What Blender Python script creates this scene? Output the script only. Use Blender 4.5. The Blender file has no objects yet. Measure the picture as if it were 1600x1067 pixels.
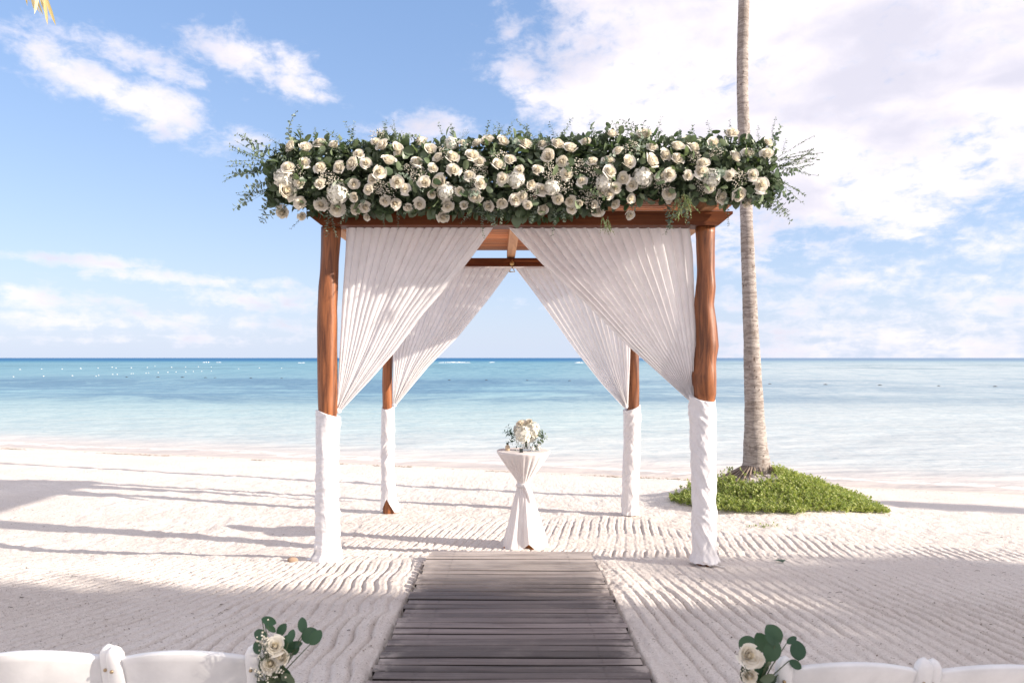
import bpy, math, random
import numpy as np
from mathutils import Vector, Matrix, Quaternion, Euler

random.seed(7)
rng = np.random.default_rng(7)
scn = bpy.context.scene
col = scn.collection
R = math.radians
FPX, CZ = 1174.0, 1.605          # focal length in photo pixels (1600 wide), eye height
SEA = -0.60                      # sea level; z = 0 is the sand at the front posts

# ------------------------------------------------------------------ camera
cam_d = bpy.data.cameras.new('camera')
cam = bpy.data.objects.new('camera', cam_d)
col.objects.link(cam)
cam.location = (0, 0, CZ)
cam.rotation_euler = (R(90), 0, 0)
cam_d.sensor_width = 36
cam_d.lens = 36 * FPX / 1600
cam_d.shift_y = 25.5 / 1600
cam_d.clip_start = 0.05
cam_d.clip_end = 40000
cam_d.dof.use_dof = True
cam_d.dof.focus_distance = 6.6
cam_d.dof.aperture_fstop = 7.0
scn.camera = cam

# ------------------------------------------------------------------ light
SUN_EL = R(20.0)
SUN_H = Vector((0.955, -0.296)).normalized()          # horizontal direction towards the sun
SUN = Vector((SUN_H.x * math.cos(SUN_EL), SUN_H.y * math.cos(SUN_EL), math.sin(SUN_EL)))
sl = bpy.data.lights.new('sun', 'SUN')
sl.energy = 4.6
sl.angle = R(0.53)
sl.color = (1.0, 0.90, 0.78)
so = bpy.data.objects.new('sun', sl)
col.objects.link(so)
so.location = (20, -8, 14)
so.rotation_euler = SUN.to_track_quat('Z', 'Y').to_euler()

scn.view_settings.view_transform = 'Standard'
scn.view_settings.look = 'None'
scn.view_settings.gamma = 1
scn.view_settings.use_curve_mapping = False
scn.view_settings.exposure = 1.02
scn.cycles.use_denoising = True
scn.cycles.max_bounces = 8
scn.cycles.transparent_max_bounces = 12


class NT:
    """small node-tree helper"""
    def __init__(s, tree):
        s.t = tree
        tree.nodes.clear()
    def n(s, typ, **kw):
        nd = s.t.nodes.new(typ)
        for k, v in kw.items():
            setattr(nd, k, v)
        return nd
    def put(s, sock, v):
        if hasattr(v, 'is_output'):
            s.t.links.new(v, sock)
        else:
            if sock.type == 'RGBA' and len(v) == 3:
                v = (*v, 1)
            sock.default_value = v
    def m(s, op, a, b=None, c=None, clamp=False):
        nd = s.n('ShaderNodeMath', operation=op, use_clamp=clamp)
        for i, v in enumerate((a, b, c)):
            if v is not None:
                s.put(nd.inputs[i], v)
        return nd.outputs[0]
    def ss(s, v, lo, hi, a=0.0, b=1.0):
        nd = s.n('ShaderNodeMapRange', interpolation_type='SMOOTHSTEP')
        s.put(nd.inputs[0], v)
        nd.inputs[1].default_value = lo; nd.inputs[2].default_value = hi
        nd.inputs[3].default_value = a; nd.inputs[4].default_value = b
        return nd.outputs[0]
    def mix(s, f, a, b, bt='MIX'):
        nd = s.n('ShaderNodeMix', data_type='RGBA', blend_type=bt)
        s.put(nd.inputs[0], f); s.put(nd.inputs[6], a); s.put(nd.inputs[7], b)
        return nd.outputs[2]
    def noise(s, vec, scale, detail=4, rough=0.55, dist=0.0, dim='3D'):
        nd = s.n('ShaderNodeTexNoise', noise_dimensions=dim)
        s.put(nd.inputs['Vector'], vec)
        nd.inputs['Scale'].default_value = scale
        nd.inputs['Detail'].default_value = detail
        nd.inputs['Roughness'].default_value = rough
        nd.inputs['Distortion'].default_value = dist
        return nd.outputs[0]
    def comb(s, x, y, z):
        nd = s.n('ShaderNodeCombineXYZ')
        for i, v in enumerate((x, y, z)):
            s.put(nd.inputs[i], v)
        return nd.outputs[0]
    def sep(s, v):
        nd = s.n('ShaderNodeSeparateXYZ')
        s.put(nd.inputs[0], v)
        return nd.outputs
    def scalev(s, v, xyz):
        nd = s.n('ShaderNodeVectorMath', operation='MULTIPLY')
        s.put(nd.inputs[0], v)
        nd.inputs[1].default_value = xyz
        return nd.outputs[0]
    def ramp(s, f, stops):
        nd = s.n('ShaderNodeValToRGB')
        s.put(nd.inputs[0], f)
        el = nd.color_ramp.elements
        while len(el) > 1:
            el.remove(el[-1])
        el[0].position = stops[0][0]; el[0].color = (*stops[0][1], 1)
        for p, c in stops[1:]:
            e = el.new(p); e.color = (*c, 1)
        return nd.outputs[0]


SKY_TINT, SKY_ADD, SKY_HOR = (1.16, 1.08, 1.10), (2.7, 4.9, 9.4), (5.1, 5.75, 7.0)
CL_LIT, CL_SHD = (8.4, 7.8, 8.1), (5.9, 5.7, 6.5)

# sky: Nishita blue, clouds laid out by direction (azimuth, elevation)
world = bpy.data.worlds.new('World')
scn.world = world
world.use_nodes = True
w = NT(world.node_tree)
sky = w.n('ShaderNodeTexSky', sky_type='NISHITA')
sky.sun_disc = False
sky.sun_elevation = SUN_EL
sky.sun_rotation = math.atan2(SUN_H.x, SUN_H.y)
sky.air_density = 1.0
sky.dust_density = 0.6
sky.ozone_density = 1.6
tc = w.n('ShaderNodeTexCoord').outputs['Generated']
X, Y, Z = w.sep(tc)
az = w.m('ARCTAN2', X, Y)                  # 0 = out to sea, + to the right
el = w.m('ARCSINE', Z)
elp = w.m('MAXIMUM', el, 0.0)
# cloud-deck coordinates: flatten towards the horizon
inv = w.m('DIVIDE', 1.0, w.m('ADD', w.m('MAXIMUM', Z, 0.0), 0.16))
cx = w.m('MULTIPLY', X, inv); cy = w.m('MULTIPLY', Y, inv)
cv = w.comb(cx, cy, 0.0)
n1 = w.noise(cv, 2.6, 8, 0.62, 0.35)
n2 = w.noise(w.comb(w.m('ADD', cx, 3.7), cy, 1.0), 0.9, 4, 0.5)
n3 = w.noise(w.comb(cx, w.m('ADD', cy, 0.13), 2.0), 2.4, 6, 0.6, 0.3)
ang_n = w.noise(w.comb(w.m('MULTIPLY', az, 1.0), w.m('MULTIPLY', el, 1.7), 0.0), 15.0, 7, 0.62, 0.35)
ang_f = w.noise(w.comb(w.m('MULTIPLY', az, 1.0), w.m('MULTIPLY', el, 1.6), 4.0), 42.0, 5, 0.62, 0.3)
def pa(px, py):
    x, z = (px - 800) / FPX, (559 - py) / FPX
    return math.atan2(x, 1), math.asin(z / math.sqrt(1 + x * x + z * z))
def blob(px, py, sx, sy, rot, gain):
    a0, e0 = pa(px, py)
    da = w.m('SUBTRACT', az, a0); de = w.m('SUBTRACT', el, e0)
    c, s_ = math.cos(R(rot)), math.sin(R(rot))
    u = w.m('ADD', w.m('MULTIPLY', da, c * FPX / sx), w.m('MULTIPLY', de, -s_ * FPX / sx))
    v = w.m('ADD', w.m('MULTIPLY', da, s_ * FPX / sy), w.m('MULTIPLY', de, c * FPX / sy))
    q = w.m('ADD', w.m('MULTIPLY', u, u), w.m('MULTIPLY', v, v))
    return w.m('MULTIPLY', w.m('EXPONENT', w.m('MULTIPLY', q, -0.8)), gain)
field = None
for b in [(130, 118, 120, 34, 20, .85), (245, 168, 95, 36, 16, .9), (60, 92, 50, 14, 25, .6), (200, 84, 130, 22, 12, .75), (40, 48, 45, 14, 35, .5),
          (385, 92, 75, 36, 8, .9), (460, 110, 65, 34, 24, .85), (480, 142, 52, 20, 8, .7), (385, 214, 45, 20, 5, .7),
          (330, 55, 40, 14, -15, .55), (690, 203, 100, 26, -4, .9), (120, 409, 95, 13, 1, .8), (290, 436, 170, 14, 2, .8), (400, 466, 150, 22, 3, .7),
          (60, 470, 120, 22, 3, .65), (180, 500, 270, 20, 1, .6), (430, 505, 160, 18, 1, .5), (250, 530, 380, 14, 0, .4), (880, 440, 90, 14, -2, .55), (900, 475, 120, 16, 0, .5),
          (800, 55, 50, 55, 30, .6), (840, 140, 80, 45, 20, .8), (960, 190, 120, 40, 0, .7)]:
    t = blob(*b)
    field = t if field is None else w.m('MAXIMUM', field, t)
# the cloud bank that fills the right of the view
bank_az = w.ss(w.m('ADD', az, w.m('MULTIPLY', w.m('SUBTRACT', n2, 0.5), 0.35)), -0.03, 0.16)
bank_el = w.ss(w.m('ADD', el, w.m('MULTIPLY', w.m('SUBTRACT', n3, 0.5), 0.36)), 0.05, 0.25)
bank = w.m('MULTIPLY', bank_az, bank_el)
over = w.m('MAXIMUM', w.ss(el, 0.62, 1.0), w.ss(w.m('ABSOLUTE', az), 0.95, 1.4))  # unseen cloud added overhead and behind, to brighten the ambient light
over = w.m('MULTIPLY', over, w.ss(el, 0.02, 0.2))
bank = w.m('MAXIMUM', bank, over)
low = w.m('MULTIPLY', w.ss(az, 0.06, 0.30), w.ss(el, 0.0, 0.16, 0.55, 0.42))
field = w.m('MAXIMUM', field, w.m('MAXIMUM', w.m('MULTIPLY', bank, 1.02), low))
nn = w.m('ADD', w.m('ADD', w.m('MULTIPLY', n1, 0.30), w.m('MULTIPLY', ang_n, 0.42)), w.m('MULTIPLY', ang_f, 0.28))
dens = w.ss(w.m('ADD', field, w.m('MULTIPLY', w.m('SUBTRACT', nn, 0.5), 3.2)), 0.24, 1.04)
dens = w.m('MULTIPLY', dens, w.ss(field, 0.03, 0.30))
# thin haze veil low over the sea
veil = w.m('EXPONENT', w.m('MULTIPLY', elp, -6.5))
skyc = w.mix(1.0, sky.outputs[0], SKY_TINT, 'MULTIPLY')
skyc = w.mix(0.35, skyc, SKY_ADD)
skyc = w.mix(w.m('MULTIPLY', veil, 0.80), skyc, SKY_HOR)
lobe = w.noise(w.comb(az, w.m('MULTIPLY', el, 2.2), 7.0), 5.0, 3, 0.5, 0.4)
shade = w.ss(w.m('ADD', w.m('ADD', w.m('MULTIPLY', lobe, 0.62), w.m('MULTIPLY', ang_n, 0.26)), w.m('MULTIPLY', dens, 0.12)), 0.44, 0.68)
cloudc = w.mix(shade, CL_LIT, CL_SHD)
full = w.mix(w.m('MULTIPLY', dens, 0.94), skyc, cloudc)
bg = w.n('ShaderNodeBackground')
w.put(bg.inputs[0], full)
bg.inputs[1].default_value = 0.0715
wo = w.n('ShaderNodeOutputWorld')
w.t.links.new(bg.outputs[0], wo.inputs[0])

# ------------------------------------------------------------------ materials
def newmat(name):
    mt = bpy.data.materials.new(name)
    mt.use_nodes = True
    return mt, NT(mt.node_tree)

def finish(k, shader, disp=None):
    o = k.n('ShaderNodeOutputMaterial')
    k.t.links.new(shader, o.inputs[0])

def principled(k, base, rough=0.6, spec=0.5, normal=None, **kw):
    p = k.n('ShaderNodeBsdfPrincipled')
    k.put(p.inputs['Base Color'], base)
    k.put(p.inputs['Roughness'], rough)
    p.inputs['Specular IOR Level'].default_value = spec
    for a, b in kw.items():
        k.put(p.inputs[a.replace('_', ' ')], b)
    if normal is not None:
        k.t.links.new(normal, p.inputs['Normal'])
    return p.outputs[0]

def bump(k, h, dist, strength=1.0):
    b = k.n('ShaderNodeBump')
    b.inputs['Distance'].default_value = dist
    b.inputs['Strength'].default_value = strength
    k.put(b.inputs['Height'], h)
    return b.outputs[0]

def leaf_mat(name, c1, c2, rough=0.45, trans=0.3, spec=0.4, tint=None, perobj=False):
    mt, k = newmat(name)
    if perobj:
        rnd = k.n('ShaderNodeObjectInfo').outputs['Random']
        isl = k.n('ShaderNodeNewGeometry').outputs['Random Per Island']
        rnd = k.m('FRACT', k.m('ADD', rnd, isl))
    else:
        rnd = k.n('ShaderNodeNewGeometry').outputs['Random Per Island']
    c = k.mix(rnd, c1, c2)
    p = principled(k, c, rough, spec)
    tr = k.n('ShaderNodeBsdfTranslucent')
    k.put(tr.inputs[0], k.mix(1.0, c, tint or (1.3, 1.5, 0.7), 'MULTIPLY'))
    mx = k.n('ShaderNodeMixShader')
    mx.inputs[0].default_value = trans
    k.t.links.new(p, mx.inputs[1]); k.t.links.new(tr.outputs[0], mx.inputs[2])
    finish(k, mx.outputs[0])
    return mt

M = {}
# sand
mt, k = newmat('sand')
pos = k.n('ShaderNodeNewGeometry').outputs['Position']
px_, py_, pz_ = k.sep(pos)
dist = k.m('DIVIDE', k.m('SUBTRACT', k.m('ADD', py_, k.m('MULTIPLY', px_, 0.31)), 14.77), 1.047)
big = k.noise(pos, 0.9, 5, 0.6)
fine = k.noise(pos, 140, 3, 0.7)
mid = k.noise(pos, 22, 4, 0.65)
c = k.mix(k.ss(big, 0.35, 0.65), (0.76, 0.70, 0.65), (0.82, 0.765, 0.715))
c = k.mix(k.ss(fine, 0.50, 0.76), c, (0.46, 0.395, 0.345))
c = k.mix(k.ss(k.noise(pos, 48, 5, 0.75), 0.35, 0.68, 0.0, 0.36), c, (0.56, 0.49, 0.44))
c = k.mix(k.ss(k.noise(pos, 7, 5, 0.7), 0.52, 0.72, 0.0, 0.25), c, (0.60, 0.53, 0.475))
c = k.mix(k.m('MULTIPLY', k.ss(k.noise(pos, 60, 2, 0.5), 0.64, 0.72), 0.75), c, (0.26, 0.20, 0.16))
wn = k.m('ADD', dist, k.m('MULTIPLY', k.m('SUBTRACT', k.noise(pos, 0.5, 3), 0.5), 0.9))
wet = k.ss(wn, -0.5, 0.05)
c = k.mix(k.m('MULTIPLY', wet, 0.8), c, (0.62, 0.52, 0.45))
c = k.mix(k.ss(dist, 2.0, 10.0), c, (0.62, 0.62, 0.58))
b = bump(k, k.m('ADD', k.m('MULTIPLY', fine, 0.35), mid), 0.024, 1.0)
sp = principled(k, c, k.m('SUBTRACT', 0.95, k.m('MULTIPLY', wet, 0.45)), 0.15, b)
finish(k, sp)
M['sand'] = mt

# sea
mt, k = newmat('sea_water')
pos = k.n('ShaderNodeNewGeometry').outputs['Position']
px_, py_, pz_ = k.sep(pos)
dist = k.m('DIVIDE', k.m('SUBTRACT', k.m('ADD', py_, k.m('MULTIPLY', px_, 0.31)), 14.77), 1.047)
lg = k.m('LOGARITHM', k.m('MAXIMUM', py_, 5.0), 10.0)          # log distance seawards
pn = k.noise(k.comb(k.m('MULTIPLY', px_, 0.010), k.m('MULTIPLY', lg, 9.0), 0.0), 1.0, 4, 0.6, 0.4)
lw = k.m('ADD', lg, k.m('MULTIPLY', k.m('SUBTRACT', pn, 0.5), 0.22))
body = k.ramp(k.m('DIVIDE', k.m('SUBTRACT', lw, 1.0), 3.0), [
    (0.00, (0.66, 0.62, 0.59)), (0.08, (0.58, 0.60, 0.58)), (0.15, (0.45, 0.555, 0.55)), (0.20, (0.34, 0.50, 0.525)), (0.235, (0.26, 0.45, 0.51)),
    (0.27, (0.225, 0.385, 0.455)), (0.345, (0.195, 0.36, 0.43)), (0.49, (0.175, 0.34, 0.42)), (0.55, (0.085, 0.245, 0.36)), (0.60, (0.025, 0.145, 0.31)), (1.0, (0.02, 0.125, 0.29))])
# pale cloud glare towards the right, painted into the water colour
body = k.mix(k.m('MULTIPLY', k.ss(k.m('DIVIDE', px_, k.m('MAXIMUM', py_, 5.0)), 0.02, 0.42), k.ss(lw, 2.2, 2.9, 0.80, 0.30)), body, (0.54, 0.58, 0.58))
# seagrass meadows: dark patches in the shallows
gx = k.noise(k.comb(k.m('MULTIPLY', px_, 0.055), k.m('MULTIPLY', lg, 8.0), 3.0), 1.0, 8, 0.74, 0.6)
grass = k.m('MULTIPLY', k.ss(lw, 1.50, 1.60), k.ss(lw, 1.86, 2.0, 1.0, 0.0))
leftness = k.ss(px_, -10, 40, 1.0, 0.45)
gm = k.m('MULTIPLY', k.m('MULTIPLY', k.ss(gx, 0.36, 0.58), grass), leftness)
body = k.mix(k.m('MULTIPLY', gm, 0.85), body, (0.095, 0.21, 0.315))
reef = k.m('MULTIPLY', k.ss(gx, 0.50, 0.62), k.m('MULTIPLY', k.ss(lw, 2.05, 2.2), k.ss(lw, 2.45, 2.6, 1.0, 0.0)))
body = k.mix(k.m('MULTIPLY', reef, 0.55), body, (0.10, 0.20, 0.26))
# ripples
r1 = k.noise(k.scalev(pos, (0.9, 1.7, 1)), 2.6, 4, 0.6, 0.4)
r2 = k.noise(k.scalev(pos, (0.12, 0.34, 1)), 1.4, 5, 0.62, 0.4)
r3 = k.noise(k.scalev(pos, (0.02, 0.06, 1)), 1.0, 5, 0.65, 0.4)
near = k.ss(py_, 25, 70, 1.0, 0.15)
h = k.m('ADD', k.m('MULTIPLY', k.m('MULTIPLY', r1, 0.032), near), k.m('ADD', k.m('MULTIPLY', r2, 0.22), k.m('MULTIPLY', r3, 1.1)))
bn = bump(k, h, 1.0, 0.8)
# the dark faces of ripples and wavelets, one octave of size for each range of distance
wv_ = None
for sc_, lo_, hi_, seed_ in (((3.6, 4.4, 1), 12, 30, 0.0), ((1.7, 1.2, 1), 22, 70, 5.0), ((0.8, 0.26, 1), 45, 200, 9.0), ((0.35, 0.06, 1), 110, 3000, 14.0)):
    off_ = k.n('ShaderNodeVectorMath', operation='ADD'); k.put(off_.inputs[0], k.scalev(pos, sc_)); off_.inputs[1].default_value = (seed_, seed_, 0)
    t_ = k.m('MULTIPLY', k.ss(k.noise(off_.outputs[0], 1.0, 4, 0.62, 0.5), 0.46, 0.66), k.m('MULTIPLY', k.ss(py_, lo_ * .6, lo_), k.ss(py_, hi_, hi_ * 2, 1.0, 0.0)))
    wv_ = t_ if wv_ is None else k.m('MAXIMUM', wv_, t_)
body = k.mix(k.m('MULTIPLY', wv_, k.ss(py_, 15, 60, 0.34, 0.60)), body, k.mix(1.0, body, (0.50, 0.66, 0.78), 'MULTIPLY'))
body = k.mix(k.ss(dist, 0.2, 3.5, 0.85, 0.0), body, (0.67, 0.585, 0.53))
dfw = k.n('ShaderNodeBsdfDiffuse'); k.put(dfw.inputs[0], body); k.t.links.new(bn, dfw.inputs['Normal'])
gl = k.n('ShaderNodeBsdfGlossy'); gl.inputs['Roughness'].default_value = 0.16; k.t.links.new(bn, gl.inputs['Normal'])
fr_ = k.n('ShaderNodeFresnel'); fr_.inputs[0].default_value = 1.33; k.t.links.new(bn, fr_.inputs['Normal'])
mxw = k.n('ShaderNodeMixShader')
k.put(mxw.inputs[0], k.m('MINIMUM', k.m('MULTIPLY', fr_.outputs[0], 0.55), k.ss(lg, 1.3, 2.5, 0.30, 0.13)))      # a ruffled sea reflects less than a flat one at this angle
k.t.links.new(dfw.outputs[0], mxw.inputs[1]); k.t.links.new(gl.outputs[0], mxw.inputs[2])
ws = mxw.outputs[0]
foam_n = k.noise(k.scalev(pos, (1.2, 2.4, 1)), 2.0, 5, 0.7, 0.6)
fl = k.m('ADD', dist, k.m('MULTIPLY', k.m('SUBTRACT', k.noise(k.scalev(pos, (0.35, 0.35, 1)), 1.0, 3), 0.5), 1.4))
foam = k.m('MULTIPLY', k.m('MULTIPLY', k.ss(fl, 0.35, 0.6), k.ss(fl, 0.65, 1.1, 1.0, 0.0)), k.ss(foam_n, 0.42, 0.62))
df = k.n('ShaderNodeBsdfDiffuse'); k.put(df.inputs[0], (0.85, 0.83, 0.80))
mxf = k.n('ShaderNodeMixShader')
k.put(mxf.inputs[0], k.m('MULTIPLY', foam, 0.8)); k.t.links.new(ws, mxf.inputs[1]); k.t.links.new(df.outputs[0], mxf.inputs[2])
tr = k.n('ShaderNodeBsdfTransparent')
mx = k.n('ShaderNodeMixShader')
k.put(mx.inputs[0], k.m('ADD', k.ss(dist, 0.0, 1.5, 0.88, 0.98), k.m('MULTIPLY', foam, 0.3), clamp=True))
k.t.links.new(tr.outputs[0], mx.inputs[1]); k.t.links.new(mxf.outputs[0], mx.inputs[2])
finish(k, mx.outputs[0])
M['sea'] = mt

def wood(name, c1, c2, rough, axis, spec=0.5, scale=1.0, perobj=0.25, dirt=None):
    mt, k = newmat(name)
    tcn = k.n('ShaderNodeTexCoord').outputs['Object']
    st = {'x': (1.2, 22, 22), 'y': (22, 1.2, 22), 'z': (34, 34, 2.2)}[axis]
    rnd = k.n('ShaderNodeObjectInfo').outputs['Random']
    off = k.n('ShaderNodeVectorMath', operation='ADD')
    k.put(off.inputs[0], k.scalev(tcn, st))
    k.put(off.inputs[1], k.comb(k.m('MULTIPLY', rnd, 37.0), k.m('MULTIPLY', rnd, 91.0), rnd))
    g = k.noise(off.outputs[0], 1.0 * scale, 6, 0.65, 0.8)
    g2 = k.noise(off.outputs[0], 0.25 * scale, 3, 0.5, 0.3)
    c = k.mix(k.ss(g, 0.3, 0.7), c1, c2)
    c = k.mix(k.ss(g2, 0.5, 0.75, 0.0, 0.6), c, tuple(v * 0.6 for v in c1))
    c = k.mix(perobj, c, k.mix(1.0, c, k.comb(k.m('MULTIPLY', rnd, 2.0), k.m('MULTIPLY', rnd, 2.0), k.m('MULTIPLY', rnd, 2.0)), 'MULTIPLY'))
    if dirt:
        wp = k.n('ShaderNodeNewGeometry').outputs['Position']
        dn = k.noise(wp, 3.1, 5, 0.7)
        c = k.mix(k.ss(dn, 0.50, 0.78, 0.0, 0.45), c, dirt)
        # sand on the beach end of the walkway, also painting in its sunlit tone
        sn = k.noise(k.scalev(wp, (2.2, 7, 1)), 1.0, 5, 0.65)
        eg = k.m('MULTIPLY', k.ss(k.m('ABSOLUTE', k.m('ADD', k.sep(wp)[0], 0.012)), 0.50, 0.66), k.ss(k.noise(wp, 6, 5, 0.7), 0.42, 0.62, 0.0, 0.75))
        c = k.mix(eg, c, (0.46, 0.40, 0.36))
        c = k.mix(k.m('MULTIPLY', k.ss(k.sep(wp)[1], 4.9, 6.05), k.ss(sn, 0.25, 0.70, 0.25, 0.85)), c, (0.50, 0.44, 0.40))
    finish(k, principled(k, c, rough, spec, bump(k, g, 0.006, 0.5)))
    return mt
M['log'] = wood('varnished_log', (0.085, 0.026, 0.010), (0.33, 0.115, 0.040), 0.42, 'z', 0.4, 0.8)
M['beam'] = wood('stained_beam', (0.10, 0.026, 0.009), (0.20, 0.060, 0.017), 0.5, 'x', 0.2)
M['slat'] = wood('roof_slat_wood', (0.30, 0.10, 0.035), (0.46, 0.18, 0.07), 0.6, 'x', 0.3, 1.0, 0.4)
M['rafter'] = wood('rafter_wood', (0.36, 0.17, 0.08), (0.50, 0.27, 0.14), 0.6, 'y', 0.3)
M['plank'] = wood('weathered_plank', (0.092, 0.073, 0.070), (0.200, 0.166, 0.158), 0.55, 'x', 0.5, 1.0, 0.45, (0.24, 0.205, 0.19))
M['plankside'] = wood('dark_plank_edge', (0.016, 0.012, 0.011), (0.034, 0.027, 0.025), 0.8, 'x', 0.2)  # unweathered board sides, darkened further to paint the shade in the gaps
M['footwood'] = wood('orange_wood', (0.36, 0.13, 0.03), (0.5, 0.2, 0.06), 0.5, 'x')

def cloth(name, c, trans, bstr=0.35):
    mt, k = newmat(name)
    tcn = k.n('ShaderNodeTexCoord').outputs['Object']
    nz = k.noise(tcn, 9, 5, 0.6)
    cc = k.mix(k.ss(nz, 0.3, 0.7), c, tuple(v * 0.94 for v in c))
    cr_ = k.noise(k.scalev(tcn, (1.0, 1.0, 2.4)), 13, 4, 0.55, 0.9)
    bm_ = bump(k, k.m('ADD', k.m('MULTIPLY', k.noise(tcn, 55, 3, 0.6), 0.3), k.m('ABSOLUTE', k.m('SUBTRACT', cr_, 0.5))), 0.02, bstr)
    p = principled(k, cc, 0.85, 0.15, bm_)
    t = k.n('ShaderNodeBsdfTranslucent'); k.put(t.inputs[0], cc)
    mx = k.n('ShaderNodeMixShader'); mx.inputs[0].default_value = trans
    k.t.links.new(p, mx.inputs[1]); k.t.links.new(t.outputs[0], mx.inputs[2])
    finish(k, mx.outputs[0])
    return mt
M['sheer'] = cloth('sheer_white_fabric', (0.92, 0.90, 0.90), 0.50, 0.05)
M['wrap'] = cloth('white_wrap_fabric', (0.84, 0.82, 0.83), 0.14, 0.28)
M['tcloth'] = cloth('white_table_fabric', (0.86, 0.83, 0.82), 0.25, 0.25)

M['rose'] = leaf_mat('rose_petal', (0.84, 0.80, 0.71), (0.88, 0.855, 0.79), 0.6, 0.30, 0.2, (1.05, 1.0, 0.9))
M['rose_core'] = leaf_mat('rose_inner_petal', (0.84, 0.78, 0.65), (0.87, 0.83, 0.73), 0.6, 0.35, 0.2, (1.05, 1.0, 0.85))
M['hyd'] = leaf_mat('hydrangea_petal', (0.77, 0.75, 0.67), (0.83, 0.81, 0.75), 0.6, 0.3, 0.2, (1.0, 1.0, 0.95))
M['breath'] = leaf_mat('baby_breath_bud', (0.72, 0.66, 0.54), (0.82, 0.79, 0.72), 0.7, 0.25, 0.2, (1, 1, .95))
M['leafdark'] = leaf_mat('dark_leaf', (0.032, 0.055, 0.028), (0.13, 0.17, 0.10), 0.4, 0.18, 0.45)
M['leafobj'] = leaf_mat('garland_leaf', (0.055, 0.095, 0.045), (0.19, 0.235, 0.14), 0.4, 0.22, 0.45, None, True)
M['euc'] = leaf_mat('eucalyptus_leaf', (0.10, 0.145, 0.115), (0.26, 0.31, 0.25), 0.55, 0.25, 0.35, (1.1, 1.2, 0.8), True)
M['bigleaf'] = leaf_mat('silver_dollar_leaf', (0.018, 0.060, 0.030), (0.050, 0.105, 0.055), 0.42, 0.15, 0.45, None, True)
M['spray'] = leaf_mat('pale_spray_leaf', (0.14, 0.18, 0.09), (0.24, 0.27, 0.15), 0.6, 0.3, 0.3)
M['cover'] = leaf_mat('creeper_leaf', (0.19, 0.27, 0.06), (0.47, 0.49, 0.20), 0.5, 0.32, 0.35, (1.2, 1.25, 0.6))
M['palmleaf'] = leaf_mat('palm_leaflet', (0.060, 0.105, 0.022), (0.11, 0.15, 0.035), 0.45, 0.25, 0.4)
M['palmyellow'] = leaf_mat('yellow_palm_leaflet', (0.55, 0.44, 0.18), (0.72, 0.62, 0.36), 0.55, 0.35, 0.3, (1.1, 1.0, 0.7))
M['treeleaf'] = leaf_mat('broad_tree_leaf', (0.035, 0.075, 0.018), (0.065, 0.11, 0.03), 0.4, 0.2, 0.4)

def plain(name, c, rough=0.5, spec=0.5, **kw):
    mt, k = newmat(name)
    nz = k.noise(k.n('ShaderNodeTexCoord').outputs['Object'], 14, 4, 0.6)
    cc = k.mix(k.ss(nz, 0.3, 0.75), c, tuple(v * 0.86 for v in c))
    finish(k, principled(k, cc, rough, spec, None, **kw))
    return mt
M['stem'] = plain('green_stem', (0.07, 0.095, 0.04), 0.6)
M['root'] = plain('grey_root', (0.22, 0.17, 0.135), 0.9)
M['twig'] = plain('brown_twig', (0.10, 0.06, 0.035), 0.8)
M['chair'] = plain('white_resin', (0.80, 0.79, 0.78), 0.30, 0.5)
M['screw'] = plain('brass_screw', (0.45, 0.33, 0.2), 0.4, 0.5, Metallic=0.8)
M['screwhead'] = plain('dull_screw', (0.16, 0.14, 0.13), 0.5, 0.5, Metallic=0.6)
M['buoyw'] = plain('white_float', (0.85, 0.83, 0.76), 0.4)
M['buoyd'] = plain('dark_float', (0.05, 0.055, 0.06), 0.5)
M['black'] = plain('black_card', (0.03, 0.035, 0.03), 0.4)
M['wax'] = plain('white_wax', (0.82, 0.78, 0.72), 0.5)
M['amber'] = plain('amber_scent', (0.55, 0.42, 0.28), 0.3)
M['foam'] = plain('sea_foam', (0.85, 0.86, 0.86), 0.9)
M['stone'] = plain('brown_stone', (0.36, 0.25, 0.18), 0.85, 0.2)
M['weed'] = leaf_mat('dry_seaweed', (0.16, 0.10, 0.055), (0.32, 0.23, 0.14), 0.9, 0.1, 0.1, (1, 1, 1))
M['litterbit'] = leaf_mat('litter_bits', (0.05, 0.035, 0.025), (0.16, 0.11, 0.075), 0.9, 0.1, 0.1, (1, 1, 1))
M['brass'] = plain('brass', (0.62, 0.42, 0.18), 0.3, 0.5, Metallic=0.9)
mt, k = newmat('clear_glass')
g = k.n('ShaderNodeBsdfGlass'); g.inputs['IOR'].default_value = 1.2; g.inputs['Roughness'].default_value = 0.02
t = k.n('ShaderNodeBsdfTransparent'); t.inputs[0].default_value = (0.93, 0.95, 0.95, 1)
mx = k.n('ShaderNodeMixShader'); mx.inputs[0].default_value = 0.35
k.t.links.new(t.outputs[0], mx.inputs[1]); k.t.links.new(g.outputs[0], mx.inputs[2])
finish(k, mx.outputs[0]); M['glass'] = mt
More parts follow.
